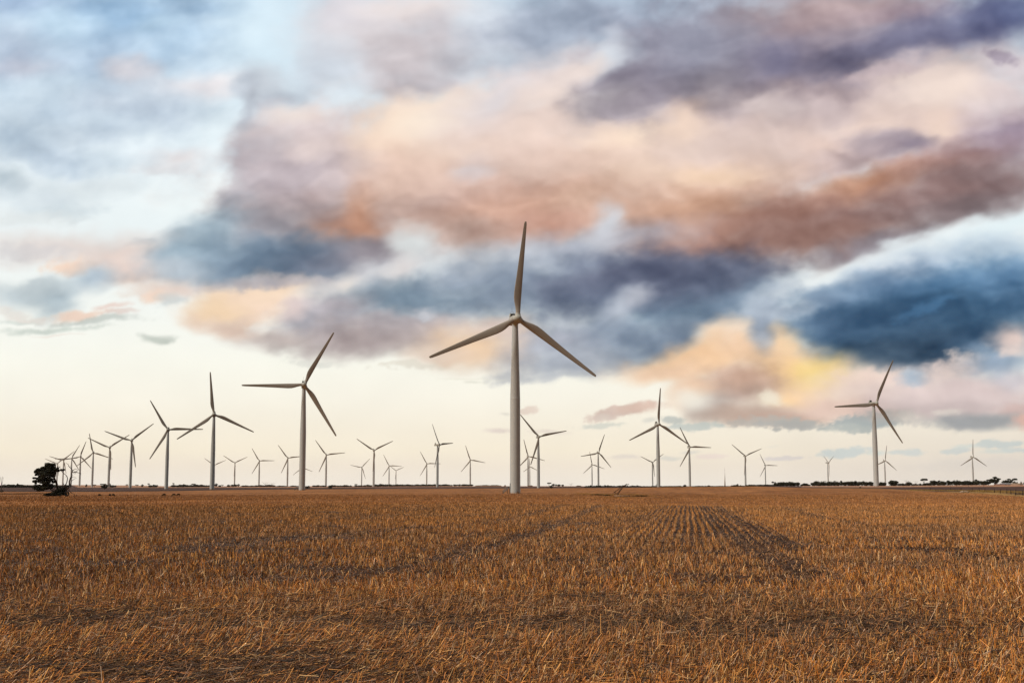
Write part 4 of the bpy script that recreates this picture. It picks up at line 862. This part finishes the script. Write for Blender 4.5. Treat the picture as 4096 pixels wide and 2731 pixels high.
# ---- the lone tree in the left foreground paddock, drawn on its own upright plane then given depth
LR = 262.0
def lone_tree():
    px0, py0 = 232, 1984.5
    x, y, z, r = at(px0, py0); s = y / F / 8.709         # metres per unit of the sketch below
    zb = z
    root = empty('lone_tree', (x, y, z), 0.0); rs = np.random.default_rng(5)
    ox, oy = (px0 - 120) * 8.709, (1982.5 - 1820) * 8.709
    def Q(a, b, d=0.0): return ((a - ox) * s, d, (oy - b) * s)
    cl = [(640,330,125,75),(520,400,140,70),(740,330,80,50),(450,450,150,70),(330,490,110,60),(260,580,75,60),(225,660,45,45),(700,440,130,60),(560,560,170,90),(400,580,110,60),(400,680,80,45),(740,540,80,50),(640,660,150,70),(320,730,60,40),(230,790,60,30),
          (480,790,150,85),(330,850,150,60),(220,900,70,45),(175,960,40,35),(600,850,150,90),(720,800,60,60),(560,950,130,80),(700,930,70,45),(420,940,110,35),(640,1040,110,70),(480,1070,80,60),(290,1110,135,95),(250,1180,90,50),(350,1180,80,50),(560,1130,60,40),(600,1120,110,60),(430,1130,90,55),(680,1100,70,60),(640,700,140,90),(460,600,120,80),
          (960,500,80,38),(1040,500,50,32),(930,540,50,34),(820,450,50,70),(800,620,60,60)]
    C3 = []
    for a, b, rx, rz in cl:
        for q in range(3):
            d = rs.uniform(-1, 1) * 2.6 * (.5 + .5 * min(1, rx / 100)); C3.append((*Q(a + rs.uniform(-.25, .25) * rx, b + rs.uniform(-.25, .25) * rz, d), rx * s * .78, rx * s * .72, rz * s * .95))
    V, Fc, c = leaf_cloud(C3, 480, .15, rs, .1); mesh_np('crown', V, [Fc], M_LEAF, root, col=c)
    # tangle of dead wood and scrub round the foot, leaves darker than the crown
    lo = [(900,1290,140,115),(830,1340,110,80),(620,1360,120,45),(720,1340,110,60),(1080,1200,120,110),(1100,1330,140,70),(1010,1230,100,120),(1190,1180,70,90)]
    C4 = [(*Q(a + rs.uniform(-.3, .3) * rx, b + rs.uniform(-.2, .2) * rz, rs.uniform(-1.6, 1.6)), rx * s * .8, rx * s * .8, rz * s * .85) for a, b, rx, rz in lo for q in range(4)]
    V, Fc, c = leaf_cloud(C4, 500, .15, rs, .1); mesh_np('undergrowth', V, [Fc], M_LEAF, root, col=c * .8)
    T = MB(); k = s
    def limb(m, pts, r0, r1, dep=0.0, n=7):
        N = len(pts); P = []; R = []
        for i, (a, b) in enumerate(pts):
            f = i / (N - 1); P.append(Q(a, b, dep * f + .12 * math.sin(i * 2.1))); R.append((r0 * (1 - f) + r1 * f) * k)
        m.tube(P, R, n)
    limb(T, [(1050,1420),(1010,1300),(960,1180),(920,1060),(890,960),(850,890)], 36, 30)
    limb(T, [(930,1120),(925,1000),(905,900),(870,860)], 28, 20)
    limb(T, [(1300,1420),(1230,1330),(1205,1200),(1215,1050)], 40, 22)
    T.build('trunk', M_BARK, root, smooth=True)
    B_ = MB()
    limb(B_, [(860,900),(815,800),(840,720),(870,620),(850,520),(870,440),(840,340),(800,300)], 26, 7)
    limb(B_, [(870,870),(815,760),(800,660),(790,560),(760,480)], 22, 6, .5)
    limb(B_, [(830,800),(760,760),(690,690),(600,640)], 15, 6, -1); limb(B_, [(840,740),(760,700),(680,640)], 12, 5, 1); limb(B_, [(820,840),(740,800),(640,800),(540,820)], 15, 5, .8)
    limb(B_, [(870,460),(900,440),(960,430),(1010,370)], 12, 4); limb(B_, [(960,440),(1000,380),(1030,460)], 7, 3); limb(B_, [(850,340),(840,310),(880,295),(915,300)], 8, 3)
    limb(B_, [(900,830),(910,770),(940,745)], 10, 4); limb(B_, [(870,450),(960,500),(1060,520),(1090,580),(1130,620),(1180,640)], 12, 9)
    limb(B_, [(1215,1060),(1215,1010),(1262,950),(1280,800),(1245,710),(1180,640),(1120,620)], 20, 9); limb(B_, [(1240,730),(1210,735),(1200,745)], 6, 3); limb(B_, [(1200,1060),(1150,1000),(1150,960),(1165,935)], 11, 4)
    limb(B_, [(1215,1250),(1320,1110),(1358,1000),(1345,900),(1375,780),(1430,690),(1420,600),(1445,520),(1380,440),(1300,370),(1280,310),(1240,280),(1195,250)], 28, 4)
    limb(B_, [(1440,540),(1500,480),(1570,465),(1610,500),(1600,540)], 11, 4); limb(B_, [(1420,600),(1500,560),(1580,580),(1650,600),(1730,620),(1740,650),(1710,680)], 12, 5)
    limb(B_, [(1500,565),(1550,590),(1535,650)], 8, 3); limb(B_, [(1480,600),(1560,560),(1640,510)], 6, 2); limb(B_, [(1350,410),(1360,360),(1385,320)], 6, 2)
    limb(B_, [(1360,1010),(1410,980),(1430,880),(1480,840),(1530,800),(1590,795)], 15, 3); limb(B_, [(1380,800),(1440,745),(1520,738),(1590,785)], 9, 3); limb(B_, [(1420,880),(1440,700),(1490,670)], 5, 2)
    for a, b in ((1560,590),(1500,600),(1470,620),(1540,560)): limb(B_, [(a,b),(a+35,b-30),(a+60,b+10),(a+40,b+45)], 6, 2)
    limb(B_, [(700,1180),(760,1200),(840,1190),(900,1130)], 16, 12, -1); limb(B_, [(740,1290),(800,1230),(860,1200)], 8, 8, -1.5)
    limb(B_, [(1280,1150),(1340,1120),(1385,1180),(1370,1230)], 11, 8, -.6); limb(B_, [(1320,1200),(1400,1260),(1480,1310),(1550,1330),(1572,1390),(1560,1440)], 12, 5, -.8)
    limb(B_, [(1600,1360),(1680,1400),(1760,1425),(1900,1450)], 12, 4, -1.5)
    B_.build('branches', M_BARK, root, smooth=True)
    tag(root, 'wind-bent dark leafy tree with bare twisted limbs and a tangle at its foot', 'tree')
    # old tyre leaning at the foot
    X, Y, Z, _ = (x + (1312 - ox) * s, y - .8, zb, r)
    ty = empty('tractor_tyre', (X, Y, tz(X, Y)), 0.0); cr, ct = 68 * s, 21 * s
    n, k2 = 32, 10; V = []
    for i in range(n):
        a = 2 * math.pi * i / n
        for j in range(k2):
            b = 2 * math.pi * j / k2; rr = cr + ct * math.cos(b); V.append((rr * math.cos(a), ct * 1.1 * math.sin(b), cr + ct + rr * math.sin(a)))
    V = np.array(V); f4 = [(i * k2 + j, ((i + 1) % n) * k2 + j, ((i + 1) % n) * k2 + (j + 1) % k2, i * k2 + (j + 1) % k2) for i in range(n) for j in range(k2)]
    MB().add(V, f4=f4).build('tyre', M_RUBBER, ty, smooth=True)
    lug = MB()
    for i in range(24):
        a = 2 * math.pi * i / 24; c_, s_ = math.cos(a), math.sin(a); R_ = cr + ct * 1.02
        lug.box((R_ * c_, 0, cr + ct + R_ * s_), (.05, ct * 1.5, .08), M=[[c_, 0, -s_], [0, 1, 0], [s_, 0, c_]])
    lug.build('tread', M_RUBBER, ty)
    tag(ty, 'old black tyre standing on edge at the right foot of the lone leafy tree', 'tyre')
M_RUBBER = mat('old_rubber', (.012, .011, .010), .85)
lone_tree()
# dark shrub cut by the left edge
x, y, z, r = at(0, 1968); sh = empty('shrub', (x, y, z), face(0)); s = r / F
V, Fc, c = leaf_cloud([(-2 * s, 0, 4 * s, 14 * s, 10 * s, 6 * s), (6 * s, 0, 3 * s, 7 * s, 6 * s, 5 * s)], 500, .08, np.random.default_rng(3), .3)
mesh_np('foliage', V, [Fc], M_LEAF, sh, col=c); MB().tube([(0, 0, 0), (0, 0, 5 * s)], [.1, .05], 6).build('stem', M_BARK, sh)
tag(sh, 'dark low shrub cut off by the left edge of the picture', 'shrub')

# ============================================================ SHEEP
M_WOOL = mat('brown_wool', (.028, .017, .009), 1.0, noise=(14, .4, 4), spec=.05)
M_FACE = mat('sheep_skin', (.014, .010, .008), .9, spec=.05)
def sheep(px, py, hgt, turn, label, group):
    """body length 1.05 m, grazing head low; turn = heading about z (0 = head to the left of the viewer)"""
    x, y, z, r = at(px, py); root = empty('sheep', (x, y, z), face(px) + turn); h = hgt * r / F; k = h / .70
    # one continuous body: rump, barrel, shoulder, neck, head
    st = [(.50, .42, .02, .02), (.47, .45, .13, .15), (.36, .49, .20, .21), (.18, .50, .235, .24), (-.02, .50, .245, .25), (-.2, .50, .225, .235), (-.34, .47, .17, .19), (-.46, .38, .11, .13), (-.55, .27, .085, .10), (-.62, .19, .075, .085), (-.70, .12, .055, .06), (-.76, .075, .035, .04), (-.78, .06, .008, .01)]
    n = 14; V = []
    for i, (xx, zz, ry, rz) in enumerate(st):
        a = np.arange(n) * 2 * math.pi / n; tilt = 0 if i < 6 else min(1.0, (i - 5) * .22)
        V.append(np.stack([xx - np.sin(a) * rz * tilt * .8, np.cos(a) * ry, zz + np.sin(a) * rz * (1 - .35 * tilt)], 1) * k)
    m = MB().add(np.concatenate(V), f4=[(i * n + j, (i + 1) * n + j, (i + 1) * n + (j + 1) % n, i * n + (j + 1) % n) for i in range(len(st) - 1) for j in range(n)])
    for fx, fy in ((.33, .12), (.33, -.12), (-.27, .11), (-.27, -.11)):
        b = fx > 0
        m.tube([(fx * k, fy * k, .42 * k), ((fx + (.02 if b else .01)) * k, fy * k, .27 * k), ((fx + (.06 if b else -.01)) * k, fy * k, .15 * k), ((fx + .02) * k, fy * k, .03 * k), ((fx - .01) * k, fy * k, 0)], [.085 * k, .055 * k, .03 * k, .024 * k, .03 * k], 7)
    m.tube([(.49 * k, 0, .5 * k), (.54 * k, 0, .42 * k), (.545 * k, 0, .33 * k)], [.035 * k, .03 * k, .015 * k], 6)
    m.build('body', M_WOOL, root, smooth=True)
    for s in (-1, 1):
        MB().tube([(-.58 * k, .07 * s * k, .27 * k), (-.585 * k, .13 * s * k, .255 * k), (-.60 * k, .17 * s * k, .225 * k)], [.025 * k, .028 * k, .008 * k], 5).build('ear', M_FACE, root)
    tag(root, label, 'sheep', group); return root
ga, gb = 'three sheep nearest the lone tree', 'three sheep left of centre'
sheep(397.5, 1985.3, 9.5, math.radians(125), 'dark sheep alone, nearest the lone tree, grazing turned away', ga)
sheep(439, 1984.5, 9.3, math.radians(70), 'dark sheep, left one of the close pair right of the lone tree', ga)
sheep(452.5, 1984.5, 9.3, math.radians(140), 'dark sheep, right one of the close pair right of the lone tree', ga)
sheep(656, 1983.5, 9.0, math.radians(8), 'dark sheep apart on the left, head down, below the eighth turbine', gb)
sheep(695, 1983.3, 8.8, math.radians(-6), 'dark sheep in the middle of the three right of the eighth turbine, head down', gb)
sheep(713.5, 1983.3, 9.0, math.radians(12), 'dark sheep at the right end of the three, head down towards the middle one', gb)

# ============================================================ BROKEN TIMBER FRAME AND TROUGH
M_WOOD = mat('weathered_timber', (.045, .026, .018), .9, noise=(5, .3, 4)); M_CONC = mat('old_concrete', (.20, .13, .085), .95, noise=(2.5, .35, 5))
def wreck():
    x, y, z, r = at(2478, 1979.5); s = r / F; root = empty('timber_frame', (x, y, z), face(2478))
    def Q(px, py, d=0): return ((px - 2478) * s, d, (1979.5 - py) * s)
    # positions on the sketch: zoomed picture of the frame, 7.84 units to one
    def Z(a, b, d=0): return Q(2350 + a / 7.84, 1850 + b / 7.84, d)
    for pts, w0 in (([Z(850,925,.5), Z(1010,810,.3), Z(1190,700,0), Z(1235,670,0)], 1.3), ([Z(955,1000,-.6), Z(1020,890,-.4), Z(1100,790,-.2), Z(1200,705,0), Z(1300,680,0)], 1.5), ([Z(920,985,.1), Z(1040,830,0), Z(1170,720,0)], .9)):
        MB().tube(pts, w0 * s, 6).build('pole', M_WOOD, root)
    for a, b in ((Z(820,905,.6), Z(955,1005,-.6)), (Z(815,945,.2), Z(900,905,.2)), (Z(850,1010,0), Z(880,940,.1)), (Z(1165,705,-.3), Z(1230,760,.2))):
        MB().tube([a, b], 1.0 * s, 6).build('cross_beam', M_WOOD, root)
    tag(root, 'broken frame of dark timber poles leaning to the right in the stubble', 'timber frame')
    x, y, z, r = at(2488, 1986.2); s = r / F; t = empty('water_trough', (x, y, z), face(2488)); L, H_ = 62 * s, 6.2 * s
    b = MB().box((0, .45, H_ / 2), (L, .12, H_)).box((0, -.45, H_ / 2 - .05), (L, .12, H_ - .1)).box((-L / 2 + .06, 0, H_ / 2), (.12, .78, H_ * .96)).box((L / 2 - .06, 0, H_ / 2), (.12, .78, H_ * .96)).box((0, 0, .08), (L - .3, .76, .1))
    b.build('basin', M_CONC, t)
    MB().box((L * .2, -.15, H_ - .02), (L * .5, .5, .07)).build('cover_slab', M_CONC, t)
    MB().box((-L * .12, -.53, H_ * .35), (L * .09, .04, H_ * .45)).build('outlet', M_BLACK, t)
    tag(t, 'long low weathered concrete trough below the broken timber frame', 'trough')
wreck()
# tufts of rough grass about the trough, and the yellow verge on the right
def tufts(spots, name, label, seed, hg=.35, cols=None):
    rs = np.random.default_rng(seed); P = []; Cc = []; Fs = []
    cols = np.array(cols if cols is not None else [[.40, .22, .07], [.30, .16, .055], [.48, .30, .10], [.20, .12, .05]])
    for px, py, w_, d_, n in spots:
        x, y, z, r = at(px, py); s = r / F
        ax = rs.normal(0, w_ * s * .5, n); ay = rs.normal(0, d_, n); X = x + ax; Y = y + ay; Zz = terr(X, Y)
        L = rs.uniform(.4, 1.2, n) * hg; a = rs.uniform(-1, 1, n) * .6; dx = rs.normal(0, .35, n) * L; w2 = rs.uniform(.02, .07, n)
        V = np.stack([np.stack([X - w2, Y + a * w2, Zz - .03], 1), np.stack([X + w2, Y - a * w2, Zz - .03], 1), np.stack([X + dx, Y, Zz + L], 1)], 1).reshape(-1, 3)
        P.append(V); c = cols[rs.integers(0, len(cols), n)] * rs.uniform(.7, 1.2, (n, 1)); Cc.append(np.repeat(c, 3, 0))
    V = np.concatenate(P); o = mesh_np(name, V, [np.arange(len(V)).reshape(-1, 3)], M_GRASS, col=np.concatenate(Cc)); tag(o, label, 'grass', kind='stuff')
M_GRASS = mat('dry_grass', attr=True, rough=.8, spec=.1)
tufts([(2370, 1977, 60, 5, 900), (2395, 1979, 30, 4, 500), (2330, 1974, 30, 4, 400), (2440, 1978, 40, 3, 700), (2520, 1978, 60, 4, 900), (2560, 1984, 50, 2, 500), (2480, 1989, 70, 2, 400)], 'rough_grass', 'tufts of uncut dry grass around the concrete trough', 3)
tufts([(2395, 1980, 22, 2, 500), (2430, 1983, 16, 2, 300), (2560, 1985.5, 26, 2, 600)], 'weeds', 'dark green-brown weeds left and right of the trough', 4, .45, [[.05, .035, .014], [.08, .05, .02]])
tufts([(3900 + 12 * i, 1963.5 + .012 * i * i * 3, 16, 9, 420) for i in range(16)] + [(3660 + 16 * i, 1960 + .3 * i, 18, 7, 200) for i in range(14)], 'verge_grass', 'rough yellow grass along the edge of the stubble on the right', 5, .55, [[.46, .29, .07], [.36, .2, .06], [.28, .15, .06], [.5, .36, .12]])
tufts([(30 * i + 10, 1975 + 2 * math.sin(i), 30, 9, 260) for i in range(8)], 'paddock_grass', 'rough brown grass around the foot of the lone tree', 6, .5, [[.16, .085, .04], [.10, .05, .025], [.22, .12, .05]])

# ============================================================ RIGHT: STONES, FENCES, SHEDS
M_STONE = mat('field_stone', (.32, .24, .18), .9, noise=(3, .3, 4)); rs_ = np.random.default_rng(9)
def stone_heap():
    x, y, z, r = at(3857, 1969.5); s = r / F; root = empty('stone_heap', (x, y, z), face(3857))
    for i in range(22):
        n1, n2 = 8, 6; R_ = rs_.uniform(.18, .42); V = []
        for a in range(n2 + 1):
            for b in range(n1):
                th = math.pi * a / n2; ph = 2 * math.pi * b / n1; q = R_ * rs_.uniform(.8, 1.1)
                V.append((q * math.sin(th) * math.cos(ph), q * math.sin(th) * math.sin(ph), q * .75 * math.cos(th)))
        f = [(a * n1 + b, a * n1 + (b + 1) % n1, (a + 1) * n1 + (b + 1) % n1, (a + 1) * n1 + b) for a in range(n2) for b in range(n1)]
        px_ = rs_.uniform(-12, 14) * s; h_ = max(.12, .9 * (1 - abs(px_) / (16 * s))) * rs_.uniform(.2, 1)
        MB().add(np.array(V) + np.array([px_, rs_.uniform(-.8, .8), h_]), f4=f).build('stone', M_STONE, root)
    tag(root, 'heap of pale stones at the edge of the stubble below the dense black trees', 'stones')
stone_heap()
M_POST = mat('fence_timber', (.045, .03, .022), .9)
def fence(spots, label, hgt=1.25, name='wire_fence'):
    pts = [at(px, py) for px, py in spots]; x0, y0, z0, _ = pts[0]; root = empty(name, (x0, y0, z0))
    for x, y, z, r in pts: MB().tube([(x - x0, y - y0, z - z0 - .2), (x - x0 + random.uniform(-.05, .05), y - y0, z - z0 + hgt * random.uniform(.9, 1.1))], .11, 6).build('post', M_POST, root)
    wv = MB()
    for h in (.4, .75, 1.1):
        for a, b in zip(pts[:-1], pts[1:]): wv.tube([(a[0] - x0, a[1] - y0, a[2] - z0 + h), (b[0] - x0, b[1] - y0, b[2] - z0 + h)], .008, 3, cap=False)
    wv.build('wires', M_STEEL, root); tag(root, label, 'fence'); return root
fence([(3845 + 24 * 0, 1962.5), (3889, 1964), (3917, 1965), (3940, 1966.5), (3978, 1969.5), (4001, 1972.5), (4028, 1974.5), (4044, 1975.8), (4064, 1978), (4090, 1979.5), (4125, 1981)], 'post and wire fence running between the yellow grass and the dark field at lower right', 1.5)
fence([(3726, 1944.8), (3801, 1945.2), (3827, 1945.5), (3875, 1946), (3935, 1946)], 'line of far fence posts on the upper edge of the dark field at right', 1.4)
fence([(3723, 1961), (3803, 1962)], 'two thin fence posts below the dark field, left of the stone heap', 1.4)
def gate():
    x, y, z, r = at(4077, 1980.5); s = r / F; root = empty('field_gate', (x, y, z), face(4077)); L = 24 * s
    for k in (-1, 1): MB().tube([(k * L / 2, 0, -.1), (k * L / 2, 0, 9.5 * s)], .13, 6).build('gate_post', M_POST, root)
    m = MB()
    for h in (3, 5, 8): m.box((0, 0, h * s), (L, .06, .09))
    m.box((0, 0, 5.5 * s), (.06, .05, 5 * s)); m.build('rails', M_POST, root); tag(root, 'dark wooden field gate with rails near the right edge', 'gate')
gate()
M_TIN = mat('roof_tin', (.34, .33, .34), .5, metal=.3, noise=(.6, .12, 4)); M_TAN = mat('tan_roof', (.34, .24, .17), .7, noise=(.6, .15, 4)); M_BRICK = mat('red_brick', (.16, .06, .045), .9, noise=(2, .2, 4)); M_GLASS = mat('dark_opening', (.01, .01, .012), .3)
def shed(px0, px1, base, top, label, mw, mr, curved, openings, r=1060):
    pc = (px0 + px1) / 2; ux, uy, t = ray(pc, base); x, y = ux * r, uy * r; z = max(tz(x, y), CAMZ + t * r - .4); s = r / F; L = (px1 - px0) * s; H_ = CAMZ + ray(pc, top)[2] * r - z; D = 7.0
    root = empty('farm_shed', (x, y, z), face(pc)); hw = H_ * (.5 if curved else .55)
    MB().box((0, 0, hw / 2 - .5), (L * .97, D * .96, hw + 1)).build('wall', mw, root)
    V = []; n = 9
    for xx in (-L / 2, L / 2):
        for i in range(n):
            a = math.pi * i / (n - 1); V.append((xx, -D / 2 * math.cos(a), hw + (H_ - hw) * (math.sin(a) if curved else 1 - abs(math.cos(a)))))
    f = [(i, i + 1, n + i + 1, n + i) for i in range(n - 1)]; m = MB().add(np.array(V), f4=f)
    for e in (0, n):
        V2 = np.concatenate([np.array(V[e:e + n]), [[V[e][0], 0, hw]]]); m.add(V2, f3=[(n, i, i + 1) for i in range(n - 1)])
    m.build('roof', mr, root)
    for f0, f1 in openings:
        MB().box((L * ((f0 + f1) / 2 - .5), -D * .48 - .03, hw * .42), (L * (f1 - f0), .1, hw * .75)).build('opening', M_GLASS, root)
    tag(root, label, 'shed')
shed(4003.5, 4039, 1938.2, 1931.6, 'long low shed with a rounded grey roof and reddish wall at far right', M_BRICK, M_TIN, True, [(.45, .62), (.75, .95)])
shed(4047, 4087, 1938, 1931.8, 'low tan-roofed shed at far right, right of the round-roofed one', M_TAN, M_TAN, False, [(.75, .95)])
shed(3978, 4001, 1938.3, 1934.8, 'small red-brick hut half behind the tallest tree on the right', M_BRICK, M_BRICK, False, [(.05, .25)], r=1030)
x, y, z, r = at(3441, 1951); bx_ = empty('equipment_box', (x, y, z), face(3441)); s = r / F
MB().box((0, 0, 2.0 * s), (6.2 * s, 1.2, 4.0 * s)).build('cabinet', M_BLACK, bx_); MB().box((0, 0, 4.15 * s), (6.8 * s, 1.4, .3 * s)).build('lid', M_DOOR, bx_)
tag(bx_, 'small black box standing in the field left of the big right-hand turbine', 'box')

# ============================================================ THIN EVENING HAZE
hm = bpy.data.materials.new('haze'); hm.use_nodes = True; ht = hm.node_tree; ht.nodes.clear()
hv = ht.nodes.new('ShaderNodeVolumePrincipled'); hv.inputs['Color'].default_value = (1.0, .95, .87, 1); hv.inputs['Density'].default_value = 1.8e-5; hv.inputs['Anisotropy'].default_value = 0.0
ho = ht.nodes.new('ShaderNodeOutputMaterial'); ht.links.new(hv.outputs[0], ho.inputs['Volume'])
hz = MB().box((0, 0, 65), (13000, 13000, 150)).build('haze', hm); tag(hz, 'thin pale evening haze over the far farmland', 'haze', kind='stuff')
sc.cycles.volume_bounces = 0; sc.cycles.volume_max_steps = 16
